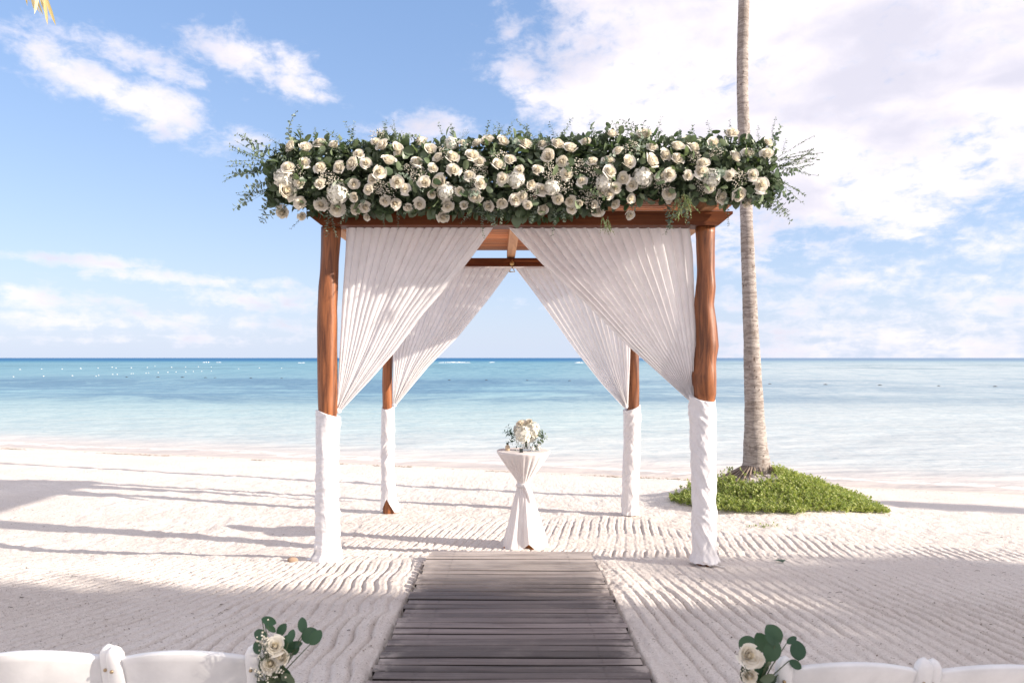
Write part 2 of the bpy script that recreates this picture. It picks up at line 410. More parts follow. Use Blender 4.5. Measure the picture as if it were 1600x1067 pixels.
# palm bark
mt, k = newmat('palm_bark')
tcn = k.n('ShaderNodeTexCoord').outputs['Object']
a = k.noise(k.scalev(tcn, (7, 7, 36)), 1.0, 6, 0.7, 0.9)
b2 = k.noise(k.scalev(tcn, (16, 16, 5)), 1.0, 4, 0.6)
c = k.mix(k.ss(a, 0.35, 0.62), (0.20, 0.17, 0.155), (0.42, 0.375, 0.345))
c = k.mix(k.ss(b2, 0.60, 0.72, 0, 0.75), c, (0.13, 0.10, 0.08))
sp_ = k.noise(k.scalev(tcn, (22, 22, 14)), 1.0, 2, 0.5)
c = k.mix(k.ss(sp_, 0.66, 0.72, 0, 0.9), c, (0.07, 0.045, 0.035))
mt_ = k.noise(tcn, 2.6, 4, 0.6)
c = k.mix(k.ss(mt_, 0.48, 0.66, 0, 0.45), c, (0.20, 0.155, 0.125))
finish(k, principled(k, c, 0.9, 0.2, bump(k, a, 0.02, 0.8))); M['bark'] = mt
mt, k = newmat('tree_bark')
a = k.noise(k.scalev(k.n('ShaderNodeTexCoord').outputs['Object'], (9, 9, 2)), 1.0, 5, 0.65)
finish(k, principled(k, k.mix(a, (0.10, 0.075, 0.055), (0.24, 0.19, 0.15)), 0.9, 0.2, bump(k, a, 0.03))); M['treebark'] = mt

# ------------------------------------------------------------------ mesh helpers
class MB:
    def __init__(s):
        s.v, s.f, s.mi = [], [], []
    def add(s, vs, fs, mi=0):
        o = len(s.v)
        s.v.extend(vs)
        for f in fs:
            s.f.append(tuple(i + o for i in f)); s.mi.append(mi)
    def box(s, x0, x1, y0, y1, z0, z1, mi=0, mat=None):
        vs = [Vector((x, y, z)) for x in (x0, x1) for y in (y0, y1) for z in (z0, z1)]
        if mat is not None:
            vs = [mat @ v for v in vs]
        s.add([tuple(v) for v in vs], [(0, 1, 3, 2), (4, 6, 7, 5), (0, 4, 5, 1), (2, 3, 7, 6), (0, 2, 6, 4), (1, 5, 7, 3)], mi)
    def tube(s, pts, rads, n=6, mi=0, cap=True):
        pts = [Vector(p) for p in pts]
        rings = []
        up = Vector((0.31, 0.17, 0.93))
        for i, p in enumerate(pts):
            t = (pts[min(i + 1, len(pts) - 1)] - pts[max(i - 1, 0)]).normalized()
            a = t.cross(up)
            if a.length < 1e-3:
                a = t.cross(Vector((1, 0, 0)))
            a.normalize(); b = t.cross(a)
            r = rads[i] if hasattr(rads, '__len__') else rads
            rings.append([tuple(p + (a * math.cos(q) + b * math.sin(q)) * r) for q in [2 * math.pi * j / n for j in range(n)]])
        vs = [v for rg in rings for v in rg]
        fs = [(i * n + j, i * n + (j + 1) % n, (i + 1) * n + (j + 1) % n, (i + 1) * n + j) for i in range(len(pts) - 1) for j in range(n)]
        if cap:
            fs.append(tuple(reversed(range(n)))); fs.append(tuple(range((len(pts) - 1) * n, len(pts) * n)))
        s.add(vs, fs, mi)
    def lathe(s, prof, n=24, c=(0, 0, 0), mi=0):
        vs = [(c[0] + r * math.cos(2 * math.pi * j / n), c[1] + r * math.sin(2 * math.pi * j / n), c[2] + z) for r, z in prof for j in range(n)]
        fs = [(i * n + j, i * n + (j + 1) % n, (i + 1) * n + (j + 1) % n, (i + 1) * n + j) for i in range(len(prof) - 1) for j in range(n)]
        s.add(vs, fs, mi)
    def mesh(s, name, mats, smooth=True):
        me = bpy.data.meshes.new(name)
        me.from_pydata(s.v, [], s.f)
        for m_ in (mats if isinstance(mats, (list, tuple)) else [mats]):
            me.materials.append(m_)
        if any(s.mi):
            me.polygons.foreach_set('material_index', s.mi)
        if smooth:
            me.polygons.foreach_set('use_smooth', [True] * len(me.polygons))
        me.update()
        return me
    def build(s, name, mats, parent=None, smooth=True):
        return link(name, s.mesh(name, mats, smooth), parent)

def link(name, me, parent=None, mw=None):
    o = bpy.data.objects.new(name, me)
    col.objects.link(o)
    if parent is not None:
        o.parent = parent
    if mw is not None:
        o.matrix_local = mw
    return o

def tag(o, label=None, cat=None, group=None, kind=None):
    for kk, v in (('label', label), ('category', cat), ('group', group), ('kind', kind)):
        if v:
            o[kk] = v
    return o

def empty(name, loc, label=None, cat=None, group=None, kind=None):
    o = bpy.data.objects.new(name, None)
    col.objects.link(o)
    o.location = loc
    o.empty_display_size = 0.1
    return tag(o, label, cat, group, kind)

def at(px, py, d):
    return Vector(((px - 800) / FPX * d, d, CZ + (559 - py) / FPX * d))

def grid_mesh(name, xs, ys, Zv, mat, Xv=None, Yv=None):
    """regular sheet from numpy arrays (rows = ys, columns = xs)"""
    nx, ny = len(xs), len(ys)
    if Xv is None:
        Xv, Yv = np.meshgrid(xs, ys)
    co = np.stack([Xv, Yv, Zv], -1).reshape(-1, 3)
    i = np.arange(ny - 1)[:, None] * nx + np.arange(nx - 1)[None, :]
    q = np.stack([i, i + 1, i + nx + 1, i + nx], -1).reshape(-1, 4)
    me = bpy.data.meshes.new(name)
    me.vertices.add(len(co)); me.vertices.foreach_set('co', co.ravel().astype(np.float32))
    me.loops.add(q.size); me.loops.foreach_set('vertex_index', q.ravel().astype(np.int32))
    me.polygons.add(len(q)); me.polygons.foreach_set('loop_start', (np.arange(len(q)) * 4).astype(np.int32))
    me.polygons.foreach_set('loop_total', np.full(len(q), 4, np.int32))
    me.materials.append(mat)
    me.update(calc_edges=True)
    me.polygons.foreach_set('use_smooth', np.ones(len(q), bool))
    return me

def vnoise(x, y, seed=0):
    xi = np.floor(x).astype(np.int64); yi = np.floor(y).astype(np.int64)
    fx = x - xi; fy = y - yi
    fx = fx * fx * (3 - 2 * fx); fy = fy * fy * (3 - 2 * fy)
    def h(a, b):
        n = (a * 374761393 + b * 668265263 + seed * 974634777) & 0xFFFFFFFF
        n = ((n ^ (n >> 13)) * 1274126177) & 0xFFFFFFFF
        return ((n ^ (n >> 16)) & 0xFFFF) / 65535.0
    return (h(xi, yi) * (1 - fx) + h(xi + 1, yi) * fx) * (1 - fy) + (h(xi, yi + 1) * (1 - fx) + h(xi + 1, yi + 1) * fx) * fy

def fbm(x, y, seed=0, o=4):
    s, a, t = 0, 1.0, 0
    for i in range(o):
        s = s + a * vnoise(x * 2 ** i, y * 2 ** i, seed + i * 17); t += a; a *= 0.5
    return s / t - 0.5

def sst(x, a, b):
    t = np.clip((x - a) / (b - a), 0, 1)
    return t * t * (3 - 2 * t)

# ------------------------------------------------------------------ beach
def shore_dist(x, d):
    return (d + 0.31 * x - 14.77) / 1.047

def base_height(x, d):
    prof = np.interp(d, [-60, 0, 2.0, 3.4, 4.5, 6.0, 6.5, 7.0, 8.7, 12], [0.30, 0.11, 0.10, 0.105, 0.068, 0.005, -0.085, -0.155, -0.185, -0.2])
    sd = shore_dist(x, d)
    sh = np.where(sd < 0, SEA - 0.072 * sd, SEA - 0.075 * sd)
    kk = 0.06
    hh = np.clip(0.5 + 0.5 * (sh - prof) / kk, 0, 1)
    h = sh * (1 - hh) + prof * hh - kk * hh * (1 - hh)
    # mound round the palm
    dx, dy = x - 3.25, d - 10.0
    h = h + 0.44 * np.exp(-((dx / np.where(dx > 0, 1.05, 0.95)) ** 2 + (dy / np.where(dy < 0, 1.0, 0.9)) ** 2))
    return np.maximum(h, -4.0)

def height(x, d, detail=True):
    x = np.asarray(x, float); d = np.asarray(d, float)
    h = base_height(x, d)
    if not detail:
        return h
    sd = shore_dist(x, d)
    dry = 1 - sst(sd, -2.2, -0.4)
    h = h + 0.035 * fbm(x * 0.7, d * 0.7, 3) * dry
    # rake grooves
    kl = 0.5 * sst(-x, 0.95, 2.7)
    kk = np.where(x < 0, kl, -0.08)
    inner = sst(d, 6.15, 6.5)
    uo = x - kk * (d - 4.5)
    ui = x - 0.2 * (d - 7.0) * np.where(x < 0.2, 1, 0.8)
    wob = 0.085 * fbm(x * 0.7, d * 0.7, 5, 3) + 0.022 * fbm(x * 3.1, d * 3.1, 9, 3) + 0.010 * fbm(x * 14, d * 14, 11, 2)
    wig = 0.018 * np.sin(d * 11 + 2 * fbm(x * 0.8, d * 0.8, 8) * 6) * sst(-x, 0.6, 0.8) * (1 - sst(-x, 1.3, 2.2)) * (1 - inner)
    sp = 0.090
    def groove(u):
        # a narrow furrow with a steep side, little levees, and a lumpy flat between
        p = (u + wob + wig) / sp
        kq = np.floor(p); fr = p - kq
        wd = 0.080 + 0.075 * vnoise(kq * 3.7 + d * 1.7, d * 2.3 + kq, 15)
        dep = 0.45 + 1.1 * vnoise(kq * 5.1 + 0.3 * d, d * 1.9 + kq * 2.2, 16)
        e = (fr - 0.5) / wd
        return -dep * np.exp(-e * e) + 0.30 * np.exp(-((fr - 0.78) / 0.13) ** 2) + 0.16 * np.exp(-((fr - 0.17) / 0.13) ** 2)
    amp = 0.25 + 1.5 * np.clip(fbm(x * 1.5, d * 1.5, 21, 3) + 0.22, 0, 0.8)
    brk = sst(fbm(x * 0.9 + 7, d * 2.6, 23, 3) + 0.5, 0.30, 0.52)
    amp = amp * (1 - 0.75 * inner * (1 - brk)) * (1 + 0.75 * sst(-x, 0.9, 2.0) * (1 - sst(d, 5.0, 5.9))) * (0.62 + 0.75 * (1 - sst(d, 4.4, 5.8)) + 0.25 * inner)
    g = groove(uo) * (1 - inner) + 0.8 * groove(ui) * inner
    far_r = 7.75 - 0.27 * (x - 2.0)
    far_l = 6.35
    m = np.where(x > 1.55, 1 - sst(d, far_r - 0.4, far_r + 0.3), np.where(x < -1.6, 1 - sst(d, far_l - 0.6, far_l + 0.5), 1 - sst(d, 8.2, 8.7)))
    path = np.exp(-((d - (6.05 + 0.1 * fbm(x * 1.1, x * 0, 4))) / 0.17) ** 2) * np.where(x < 0.5, 1, 0.8)
    side = sst(np.abs(x), 0.66, 0.78)
    side = np.where(d > 6.2, 1.0, side)
    m = m * (1 - 0.85 * path) * side
    h = h + 0.027 * g * amp * m
    # small banks of sand along the walkway and round it
    ed = np.abs(np.abs(x) - 0.80)
    h = h + 0.020 * np.exp(-(ed / 0.10) ** 2) * (1 - sst(d, 5.9, 6.2)) * (0.6 + fbm(x * 2, d * 2, 31))
    # footprints and trampled sand where it is not raked
    fp = np.abs(fbm(x * 3.3, d * 3.3, 41, 4))
    rough = (1 - m) * dry
    h = h + (0.062 * fp - 0.010) * rough * sst(-sd, 1.6, 3.2)
    h = h + (0.012 * fbm(x * 9, d * 9, 51, 3) + 0.011 * fbm(x * 30, d * 30, 53, 2)) * dry
    # sand lies just under the boards of the walkway
    board = np.interp(d, [0, 3.45, 6.1], [0.16, 0.120, 0.040])
    inside = (1 - sst(np.abs(x + 0.012), 0.635, 0.69)) * (1 - sst(d, 6.06, 6.12))
    h = h * (1 - inside) + np.minimum(h, board - 0.10) * inside
    return h

def zs(x, d):
    return float(height(np.array([x]), np.array([d]))[0])

def spaced(a, b, step):
    return list(np.arange(a, b, step))
xs = np.array([-400, -200, -120, -80, -50] + spaced(-36, -12, 1.2) + spaced(-12, -5.0, 0.10) + spaced(-5.0, -4.2, 0.02) + spaced(-4.2, 4.2, 0.0078) + spaced(4.2, 5.2, 0.02) + spaced(5.2, 12, 0.10) + spaced(12, 36, 1.2) + [36, 50, 80, 120, 200, 400])
ys = np.array([-80, -50, -30] + spaced(-20, 1.5, 0.8) + spaced(1.5, 2.8, 0.08) + spaced(2.8, 7.0, 0.02) + spaced(7.0, 9.4, 0.028) + spaced(9.4, 20, 0.07) + spaced(20, 40, 0.8) + [40, 50, 70, 110])
Xv, Yv = np.meshgrid(xs, ys)
beach = link('beach_sand', grid_mesh('beach_sand', xs, ys, height(Xv, Yv), M['sand']))
tag(beach, 'raked pale coral sand of the beach running down to the sea', None, None, 'structure')

# ------------------------------------------------------------------ sea
xs = np.array([-15000, -5000, -1500, -500, -200, -100] + spaced(-60, -22, 1.5) + spaced(-22, 18, 0.22) + spaced(18, 60, 1.5) + [60, 100, 200, 500, 1500, 5000, 15000])
ys = np.array([-80, -20, 0] + spaced(6, 11, 1.0) + spaced(11, 40, 0.11) + list(40 * 1.12 ** np.arange(0, 52)))
Xv, Yv = np.meshgrid(xs, ys)
sd = shore_dist(Xv, Yv)
ph = sd + 0.9 * fbm(Xv * 0.25, Yv * 0.25, 61, 3) * 2
sw = np.sin(ph * 3.3) * 0.5 + 0.5 * np.sin(ph * 1.37 + 1)
fade = (1 - sst(Yv, 26, 40)) * (1 - sst(np.abs(Xv), 18, 24))
Zv = SEA + fade * (0.014 * sw * sst(sd, -0.2, 1.5) + 0.018 * np.exp(-((ph - 0.75) / 0.28) ** 2) * (0.5 + 2 * np.clip(fbm(Xv * 0.3, Yv * 0.3, 71, 2), 0, 1)) + 0.020 * fbm(Xv * 1.4, Yv * 2.6, 77, 3))
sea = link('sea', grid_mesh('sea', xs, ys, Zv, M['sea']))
tag(sea, 'calm turquoise sea with darker seagrass bands reaching the horizon', None, None, 'structure')

# breaking white water on the far reef
mb = MB()
for (px, py, wpx, hpx) in [(710, 566.6, 50, 1.5), (768, 566.2, 8, 1.0), (322, 566.3, 7, 1.1), (342, 566.3, 4, 0.9), (560, 567, 8, 1.0), (640, 566.4, 10, 1.0), (905, 566.8, 14, 1.2), (470, 567, 10, 1.0)]:
    d = 2.205 * FPX / (py - 559)
    n = max(6, int(wpx))
    for i in range(n):
        x = ((px - 800) + wpx * ((i + random.random()) / n - 0.5)) / FPX * d
        s_ = d / FPX * wpx / n
        hh = d / FPX * hpx * random.uniform(0.4, 1) * (1 - abs(2 * (i + .5) / n - 1) ** 2 * 0.7)
        mb.lathe([(s_ * 1.1, -0.1), (s_ * 0.9, hh * 0.6), (s_ * 0.3, hh)], 7, (x, d + random.uniform(-2, 2), SEA))
tag(mb.build('surf_foam', M['foam']), 'white surf breaking on the far reef below the horizon', None, None, 'stuff')

# ------------------------------------------------------------------ walkway
walk = empty('wooden_walkway', (-0.012, 3.3, 0.1), 'dark weathered wooden plank walkway leading up to the canopy', 'walkway', None, 'structure')
pitch = 0.0905
nplank = 62
for i in range(nplank):
    yc = 6.055 - pitch * i
    zt = float(np.interp(yc, [0, 3.45, 6.1], [0.16, 0.120, 0.040])) + random.uniform(-0.003, 0.003)
    wv = random.uniform(0.0342, 0.0366)
    mb = MB()
    n = 8
    hw = 0.65
    e0, e1 = -hw + random.uniform(-.012, .012), hw + random.uniform(-.012, .012)
    bow = random.uniform(-.003, .003); tw = random.uniform(-.004, .004)
    ring = [(-wv, -0.024), (-wv, -0.004), (-wv + 0.004, 0), (wv - 0.004, 0), (wv, -0.004), (wv, -0.024)]
    vs = []
    for j in range(n + 1):
        t = j / n
        x = e0 + (e1 - e0) * t
        dy = bow * (1 - (2 * t - 1) ** 2) + tw * (2 * t - 1)
        dz = 0.002 * math.sin(t * 5 + i)
        vs += [(x, a + dy, b + dz) for a, b in ring]
    fs = [(j * 6 + q, j * 6 + (q + 1) % 6, (j + 1) * 6 + (q + 1) % 6, (j + 1) * 6 + q) for j in range(n) for q in range(6)]
    fs += [(5, 4, 3, 2, 1, 0), tuple(n * 6 + q for q in range(6))]
    mb.add(vs, fs)
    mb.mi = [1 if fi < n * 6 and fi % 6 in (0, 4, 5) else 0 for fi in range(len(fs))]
    for sx_ in (-0.45, 0.45):                   # screw heads over the joists
        for sy_ in (-0.014, 0.014):
            q_ = [(sx_ + random.uniform(-.004, .004) + .0045 * math.cos(a_), sy_ + .0045 * math.sin(a_), 0.0026) for a_ in [k_ * math.pi / 3 for k_ in range(6)]]
            mb.add(q_, [(0, 1, 2, 3, 4, 5)], 2)
    o = mb.build('plank', [M['plank'], M['plankside'], M['screwhead']], walk, False)
    o.location = Vector((-0.004 if i < 6 else 0, yc, zt)) - Vector(walk.location) + Vector((-0.006, 0, 0))
    o.rotation_euler = (random.uniform(-.008, .008), 0, 0)
for sx in (-0.45, 0.45):
    mb = MB()
    mb.box(sx - 0.03, sx + 0.03, 0.5 - 3.3, 6.08 - 3.3, 0, 0.04)
    o = mb.build('joist', M['plank'], walk, False)
    for v in o.data.vertices:
        y = v.co.y + 3.3
        v.co.z += float(np.interp(y, [0, 3.45, 6.1], [0.16, 0.120, 0.040])) - 0.07 - 0.1

# ------------------------------------------------------------------ canopy (pavilion)
pav = empty('wedding_canopy', (0, 7.3, 0), 'wooden beach canopy on four log posts with a slatted flat roof', 'canopy')
PO = Vector(pav.location)
def log_post(px_rows, d, base_z, rb=0):
    """px_rows: (y pixel, left x, right x) silhouettes read down the post"""
    rows = []
    for (py, xl, xr) in px_rows:
        p = at((xl + xr) / 2, py, d)
        rows.append((p.z, p.x, (xr - xl) / 2 / FPX * d))
    rows.sort()
    zsamp = np.linspace(base_z, 2.644, 60)
    zz = [r[0] for r in rows]
    cxs = np.interp(zsamp, zz, [r[1] for r in rows]); rr = np.interp(zsamp, zz, [r[2] for r in rows])
    n = 28
    vs = []
    for i, z in enumerate(zsamp):
        for j in range(n):
            a = 2 * math.pi * j / n
            sx_, sy_ = math.cos(a), math.sin(a)
            nz = float(fbm(np.array([sx_ * 1.2 + 5 + rb + z * 0.6]), np.array([sy_ * 1.2 + z * 2.2 + rb]), 5, 3)[0])
            r_ = rr[i] * (1 + 0.34 * nz)
            vs.append((cxs[i] + r_ * sx_, d + r_ * sy_ - PO.y, z))
    fs = [(i * n + j, i * n + (j + 1) % n, (i + 1) * n + (j + 1) % n, (i + 1) * n + j) for i in range(59) for j in range(n)]
    fs.append(tuple(59 * n + j for j in range(n)))
    mb = MB(); mb.add(vs, fs)
    return mb.build('post', M['log'], pav)
log_post([(345, 502, 532), (400, 501, 530), (460, 498, 528), (480, 497, 527), (540, 496, 526), (640, 497, 526), (665, 501, 523), (880, 501, 523)], 6.0, -0.15, 0)
log_post([(345, 1087, 1117), (390, 1088, 1116), (425, 1089, 1116), (450, 1086, 1118), (475, 1085, 1115), (510, 1088, 1120), (540, 1088, 1123), (565, 1085, 1119), (590, 1081, 1120), (615, 1084, 1119), (640, 1088, 1113), (880, 1088, 1112)], 6.0, -0.15, 9)
log_post([(415, 598, 613), (560, 598, 614), (600, 597, 613), (640, 597, 613), (770, 598, 616), (800, 598, 619)], 8.7, -0.35, 21)
log_post([(415, 980, 997), (560, 981, 999), (600, 980, 999), (640, 980, 998), (800, 977, 994)], 8.7, -0.35, 33)

def header(d0, d1, xbl, xtl, xbr, xtr, z0, z1):
    mb = MB()
    pr = [(xbl, z0), (xbr, z0), (xtr, z1 - 0.02), (xtr, z1), (xtl, z1), (xtl, z1 - 0.02)]
    n = len(pr)
    vs = [(x, d0 - PO.y, z) for x, z in pr] + [(x, d1 - PO.y, z) for x, z in pr]
    fs = [tuple(range(n)), tuple(reversed(range(n, 2 * n)))] + [(i + n, (i + 1) % n + n, (i + 1) % n, i) for i in range(n)]
    mb.add(vs, fs)
    return mb.build('header_beam', M['beam'], pav, False)
header(5.90, 6.10, -1.50, -1.615, 1.625, 1.735, 2.646, 2.755)
header(8.60, 8.80, -1.52, -1.63, 1.52, 1.63, 2.648, 2.746)
for x in (-1.45, 1.50):
    mb = MB(); mb.box(x - 0.05, x + 0.05, 6.103 - PO.y, 8.597 - PO.y, 2.66, 2.74)
    mb.build('side_beam', M['rafter'], pav, False)
for x in (-1.46, -0.74, 0.015, 0.76, 1.52):
    mb = MB(); mb.box(x - 0.045, x + 0.045, 5.74 - PO.y, 8.84 - PO.y, 2.757, 2.848)
    o = mb.build('rafter', M['rafter'], pav, False)
    if abs(x) < 0.1:
        for v in o.data.vertices:
            v.co.x += (7.3 - (v.co.y + PO.y)) * 0.02
me = None
ns = 34
for i in range(ns):
    y = 5.75 + (8.70 - 5.75) * i / (ns - 1)
    if me is None:
        mb = MB(); mb.box(-1.72, 1.80, -0.034, 0.034, -0.010, 0.010)
        me = mb.mesh('slat', M['slat'], False)
    o = link('slat', me, pav)
    o.location = (random.uniform(-.012, .012), y - PO.y, 2.861 + random.uniform(-.002, .002))
    o.rotation_euler = (random.uniform(-.03, .03), random.uniform(-.0015, .0015), random.uniform(-.002, .002))
mb = MB()
mb.tube([(0, 8.575 - PO.y, 2.72), (0, 8.575 - PO.y, 2.66)], 0.008, 8)
mb.lathe([(0.0, 0.0), (0.022, 0.008), (0.028, 0.028), (0.020, 0.046), (0.0, 0.052)], 12, (0.0, 8.57 - PO.y, 2.655))
mb.tube([(-0.03, 8.57 - PO.y, 2.585), (0, 8.57 - PO.y, 2.66), (0.03, 8.57 - PO.y, 2.585), (-0.03, 8.57 - PO.y, 2.585)], 0.007, 6)
mb.build('hook', M['brass'], pav)

# ------------------------------------------------------------------ curtains
def interp_path(pts, t):
    ts = np.linspace(0, 1, len(pts))
    return Vector([float(np.interp(t, ts, [p[q] for p in pts])) for q in range(3)])
def curtain(outer, inner, d, npl, name, label, seed, rope):
    """outer and inner: silhouettes (pixels at depth d) from the header to the tie"""
    nu, nv = npl * 12, 46
    o_pts = [at(x, y, d) for x, y in outer]; i_pts = [at(x, y, d) for x, y in inner]
    def resample(pts):
        L = [0]
        for a, b in zip(pts, pts[1:]):
            L.append(L[-1] + (b - a).length)
        return lambda t: Vector([float(np.interp(t * L[-1], L, [p[q] for p in pts])) for q in range(3)])
    fo, fi = resample(o_pts), resample(i_pts)
    rr = random.Random(seed)
    jit = [rr.uniform(0.55, 1.25) for _ in range(npl + 2)]
    ph0 = [rr.uniform(-0.5, 0.5) for _ in range(npl + 2)]
    vs = []
    for jv in range(nv + 1):
        t = jv / nv
        a, b = fo(t), fi(t)
        wd = (b - a).length
        for iu in range(nu + 1):
            u = iu / nu
            kk = int(min(u * npl, npl - 1e-6)); fr = u * npl - kk
            am = jit[kk] * (1 - fr) + jit[kk + 1] * fr
            p = a.lerp(b, u)
            # folds sag a little from the straight line and bunch towards the tie
            amp = 0.038 * am * (1 - 0.55 * t) * min(1, 0.55 + 3 * t)
            wv = math.sin(2 * math.pi * (u * npl) + ph0[kk] * (1 - fr) * 0.0)
            wv = math.copysign(abs(wv) ** 0.6, wv)
            fine = 0.010 * math.sin(2 * math.pi * u * npl * 2.0 + 7 * t + seed) * sm(t) * am
            y = p.y + amp * wv - 0.05 * math.sin(math.pi * t) * (0.5 - u) * 2 * 0.6
            x = p.x + 0.55 * amp * math.cos(2 * math.pi * u * npl) * (1 - 0.5 * t)
            z = p.z - 0.008 * (1 - t) * (0.5 + 0.5 * math.cos(2 * math.pi * u * npl))
            vs.append((x, y, z))
    n = nu + 1
    fs = [(j * n + i, j * n + i + 1, (j + 1) * n + i + 1, (j + 1) * n + i) for j in range(nv) for i in range(nu)]
    mb = MB(); mb.add(vs, fs)
    o = mb.build(name, M['sheer'])
    tag(o, label, 'curtain', 'sheer curtains tied back to the canopy posts')
    # folded heading strip along the header
    mb = MB()
    a, b = o_pts[0], i_pts[0]
    lo, hi = min(a.x, b.x), max(a.x, b.x)
    mb.box(lo - 0.01, hi + 0.01, d - 0.012, d + 0.012, a.z - 0.012, a.z + 0.010)
    mb.build('heading_tape', M['wrap'], o, False)
    # tie round the post
    mb = MB()
    q = o_pts[-1].lerp(i_pts[-1], 0.5)
    mb.lathe([(0.012, -0.02), (0.024, -0.012), (0.026, 0.008), (0.018, 0.022), (0.010, 0.03)], 12, (q.x, q.y, q.z))
    mb.build('tie', M['wrap'], o)
    return o
def sm(t):
    return t * t * (3 - 2 * t)
curtain([(540, 352), (537, 420), (534, 480), (529, 600), (526, 640)], [(769, 353), (716, 422), (660, 487), (614, 550), (578, 592), (531, 643)], 6.03, 17, 'curtain',
        'front sheer curtain tied to the straighter post, on the side away from the palm', 1, 0)
curtain([(1074, 351), (1078, 400), (1082, 494), (1085, 560), (1083, 620)], [(791, 353), (842, 409), (911, 471), (980, 540), (1029, 583), (1074, 623)], 6.03, 17, 'curtain',
        'front sheer curtain tied to the gnarled post nearest the palm trunk', 2, 0)
curtain([(614, 418), (614, 470), (614, 560), (614, 632)], [(798, 418), (760, 469), (714, 526), (668, 573), (618, 634)], 8.50, 15, 'curtain',
        'rear sea-side sheer curtain dappled with light, tied away from the palm', 3, 0)
curtain([(984, 418), (984, 470), (983, 560), (981, 633)], [(803, 418), (845, 474), (900, 550), (940, 600), (975, 637)], 8.50, 15, 'curtain',
        'rear sea-side sheer curtain tied to the back post on the palm side', 4, 0)

# ------------------------------------------------------------------ fabric wraps on the posts
def wrap(rows, d, name, label, seed, twist, hem=None):
    rr = []
    for (py, xl, xr) in rows:
        p = at((xl + xr) / 2, py, d)
        rr.append((p.z, p.x, (xr - xl) / 2 / FPX * d))
    rr.sort()
    zz = [r[0] for r in rr]
    nv, n = 150, 120
    vs = []
    z0, z1 = zz[0], zz[-1]
    for i in range(nv + 1):
        t = i / nv
        for j in range(n):
            a = 2 * math.pi * j / n
            z = z0 + (z1 - z0) * t
            if hem:
                lift = hem(a)
                z = z + lift * (1 - t) ** 3
            cx_ = np.interp(z, zz, [r[1] for r in rr]); r0 = np.interp(z, zz, [r[2] for r in rr])
            tilt = 0.03 * math.cos(a + 2.0 + seed) * (t ** 12)
            # spiral folds: sharp creases that climb round the post
            q = a * 1.0 + twist * z
            f1 = float(fbm(np.array([math.cos(q) * 1.6 + seed * 7]), np.array([math.sin(q) * 1.6 + z * 1.5]), seed, 3)[0])
            ph = (z * 4.2 + twist * 0.16 * a / (2 * math.pi) * 6 + f1 * 2.2)
            cre = abs(math.sin(math.pi * ph * 1.3)) ** 0.55
            cr2 = abs(math.sin(math.pi * (ph * 2.9 + f1 * 3))) ** 0.6
            r_ = r0 * (0.96 + 0.03 * cre * (0.4 + 2 * f1 + 0.3) + 0.09 * f1)
            pass
            vs.append((cx_, r_, a, z + tilt, r0))
    A = np.array(vs)
    th = math.atan2(twist, 4.0)
    a_ = (A[:, 2] - math.pi / 2) % (2 * math.pi)
    arc = a_ * 0.10
    ac = A[:, 3] * math.cos(th) - arc * math.sin(th)
    al = A[:, 3] * math.sin(th) + arc * math.cos(th)
    wq = 0.25 * fbm(al * 5 + seed, ac * 5, 300 + seed, 2)
    f_big = 1 - np.abs(fbm(al * 3.2 + seed * 3, (ac + wq * .3) * 15, 310 + seed, 2)) * 6
    f_sml = 1 - np.abs(fbm(al * 7 + seed * 5, (ac + wq * .3) * 38, 320 + seed, 2)) * 6
    msk = 0.25 + 0.9 * np.clip(fbm(al * 2.3, ac * 4, 330 + seed, 2) + 0.35, 0, 1)
    rr2 = A[:, 1] + msk * (0.0100 * np.clip(f_big, -.5, 1) + 0.0025 * np.clip(f_sml, -.5, 1)) - 0.004
    # sandy, slightly gathered bottom hem
    rr2 = rr2 + 0.006 * np.sin(a_ * 11 + seed) * np.exp(-(A[:, 3] - A[:, 3].min()) / 0.09)
    vs = [(c0 + r0_ * math.cos(aa), d + r0_ * math.sin(aa), zz_) for c0, r0_, aa, zz_ in zip(A[:, 0], rr2, A[:, 2], A[:, 3])]
    fs = [(i * n + j, i * n + (j + 1) % n, (i + 1) * n + (j + 1) % n, (i + 1) * n + j) for i in range(nv) for j in range(n)]
    # fold the top edge in to the post
    o0 = len(vs)
    for j in range(n):
        a = 2 * math.pi * j / n
        vs.append((rr[-1][1] + rr[-1][2] * 0.62 * math.cos(a), d + rr[-1][2] * 0.62 * math.sin(a), vs[nv * n + j][2] - 0.004))
    fs += [(nv * n + j, nv * n + (j + 1) % n, o0 + (j + 1) % n, o0 + j) for j in range(n)]
    mb = MB(); mb.add(vs, fs)
    o = mb.build(name, M['wrap'])
    return tag(o, label, 'fabric wrap', 'white fabric wraps round the feet of the canopy posts')
wl = wrap([(646, 494, 533), (690, 494, 530), (750, 492, 530), (800, 492, 531), (840, 492, 532), (862, 489, 534), (874, 483, 536)], 6.0, 'fabric_wrap',
     'white fabric wrapped round the foot of the straighter front post', 1, 1.2)
# trailing corner of cloth
mb = MB()
p0 = at(494, 862, 5.97); 
vs = []
for i in range(9):
    t = i / 8
    for j in range(5):
        u = j / 4
        a = p0.lerp(at(480, 873, 5.94), t)
        vs.append((a.x + 0.02 * u, a.y - 0.05 * u + 0.01 * math.sin(9 * t + 4 * u), a.z * (1 - t) + 0.02 * t + 0.07 * (1 - t) ** 2 * u))
mb.add(vs, [(i * 5 + j, i * 5 + j + 1, (i + 1) * 5 + j + 1, (i + 1) * 5 + j) for i in range(8) for j in range(4)])
mb.build('loose_end', M['wrap'], wl)
wr = wrap([(621, 1075, 1119), (660, 1077, 1119), (720, 1079, 1119), (780, 1080, 1120), (840, 1080, 1120), (864, 1080, 1120), (876, 1077, 1124)], 6.0, 'fabric_wrap',
     'white fabric spiralling tightly round the foot of the gnarled front post', 2, -5.5)
mb = MB()
vs = []
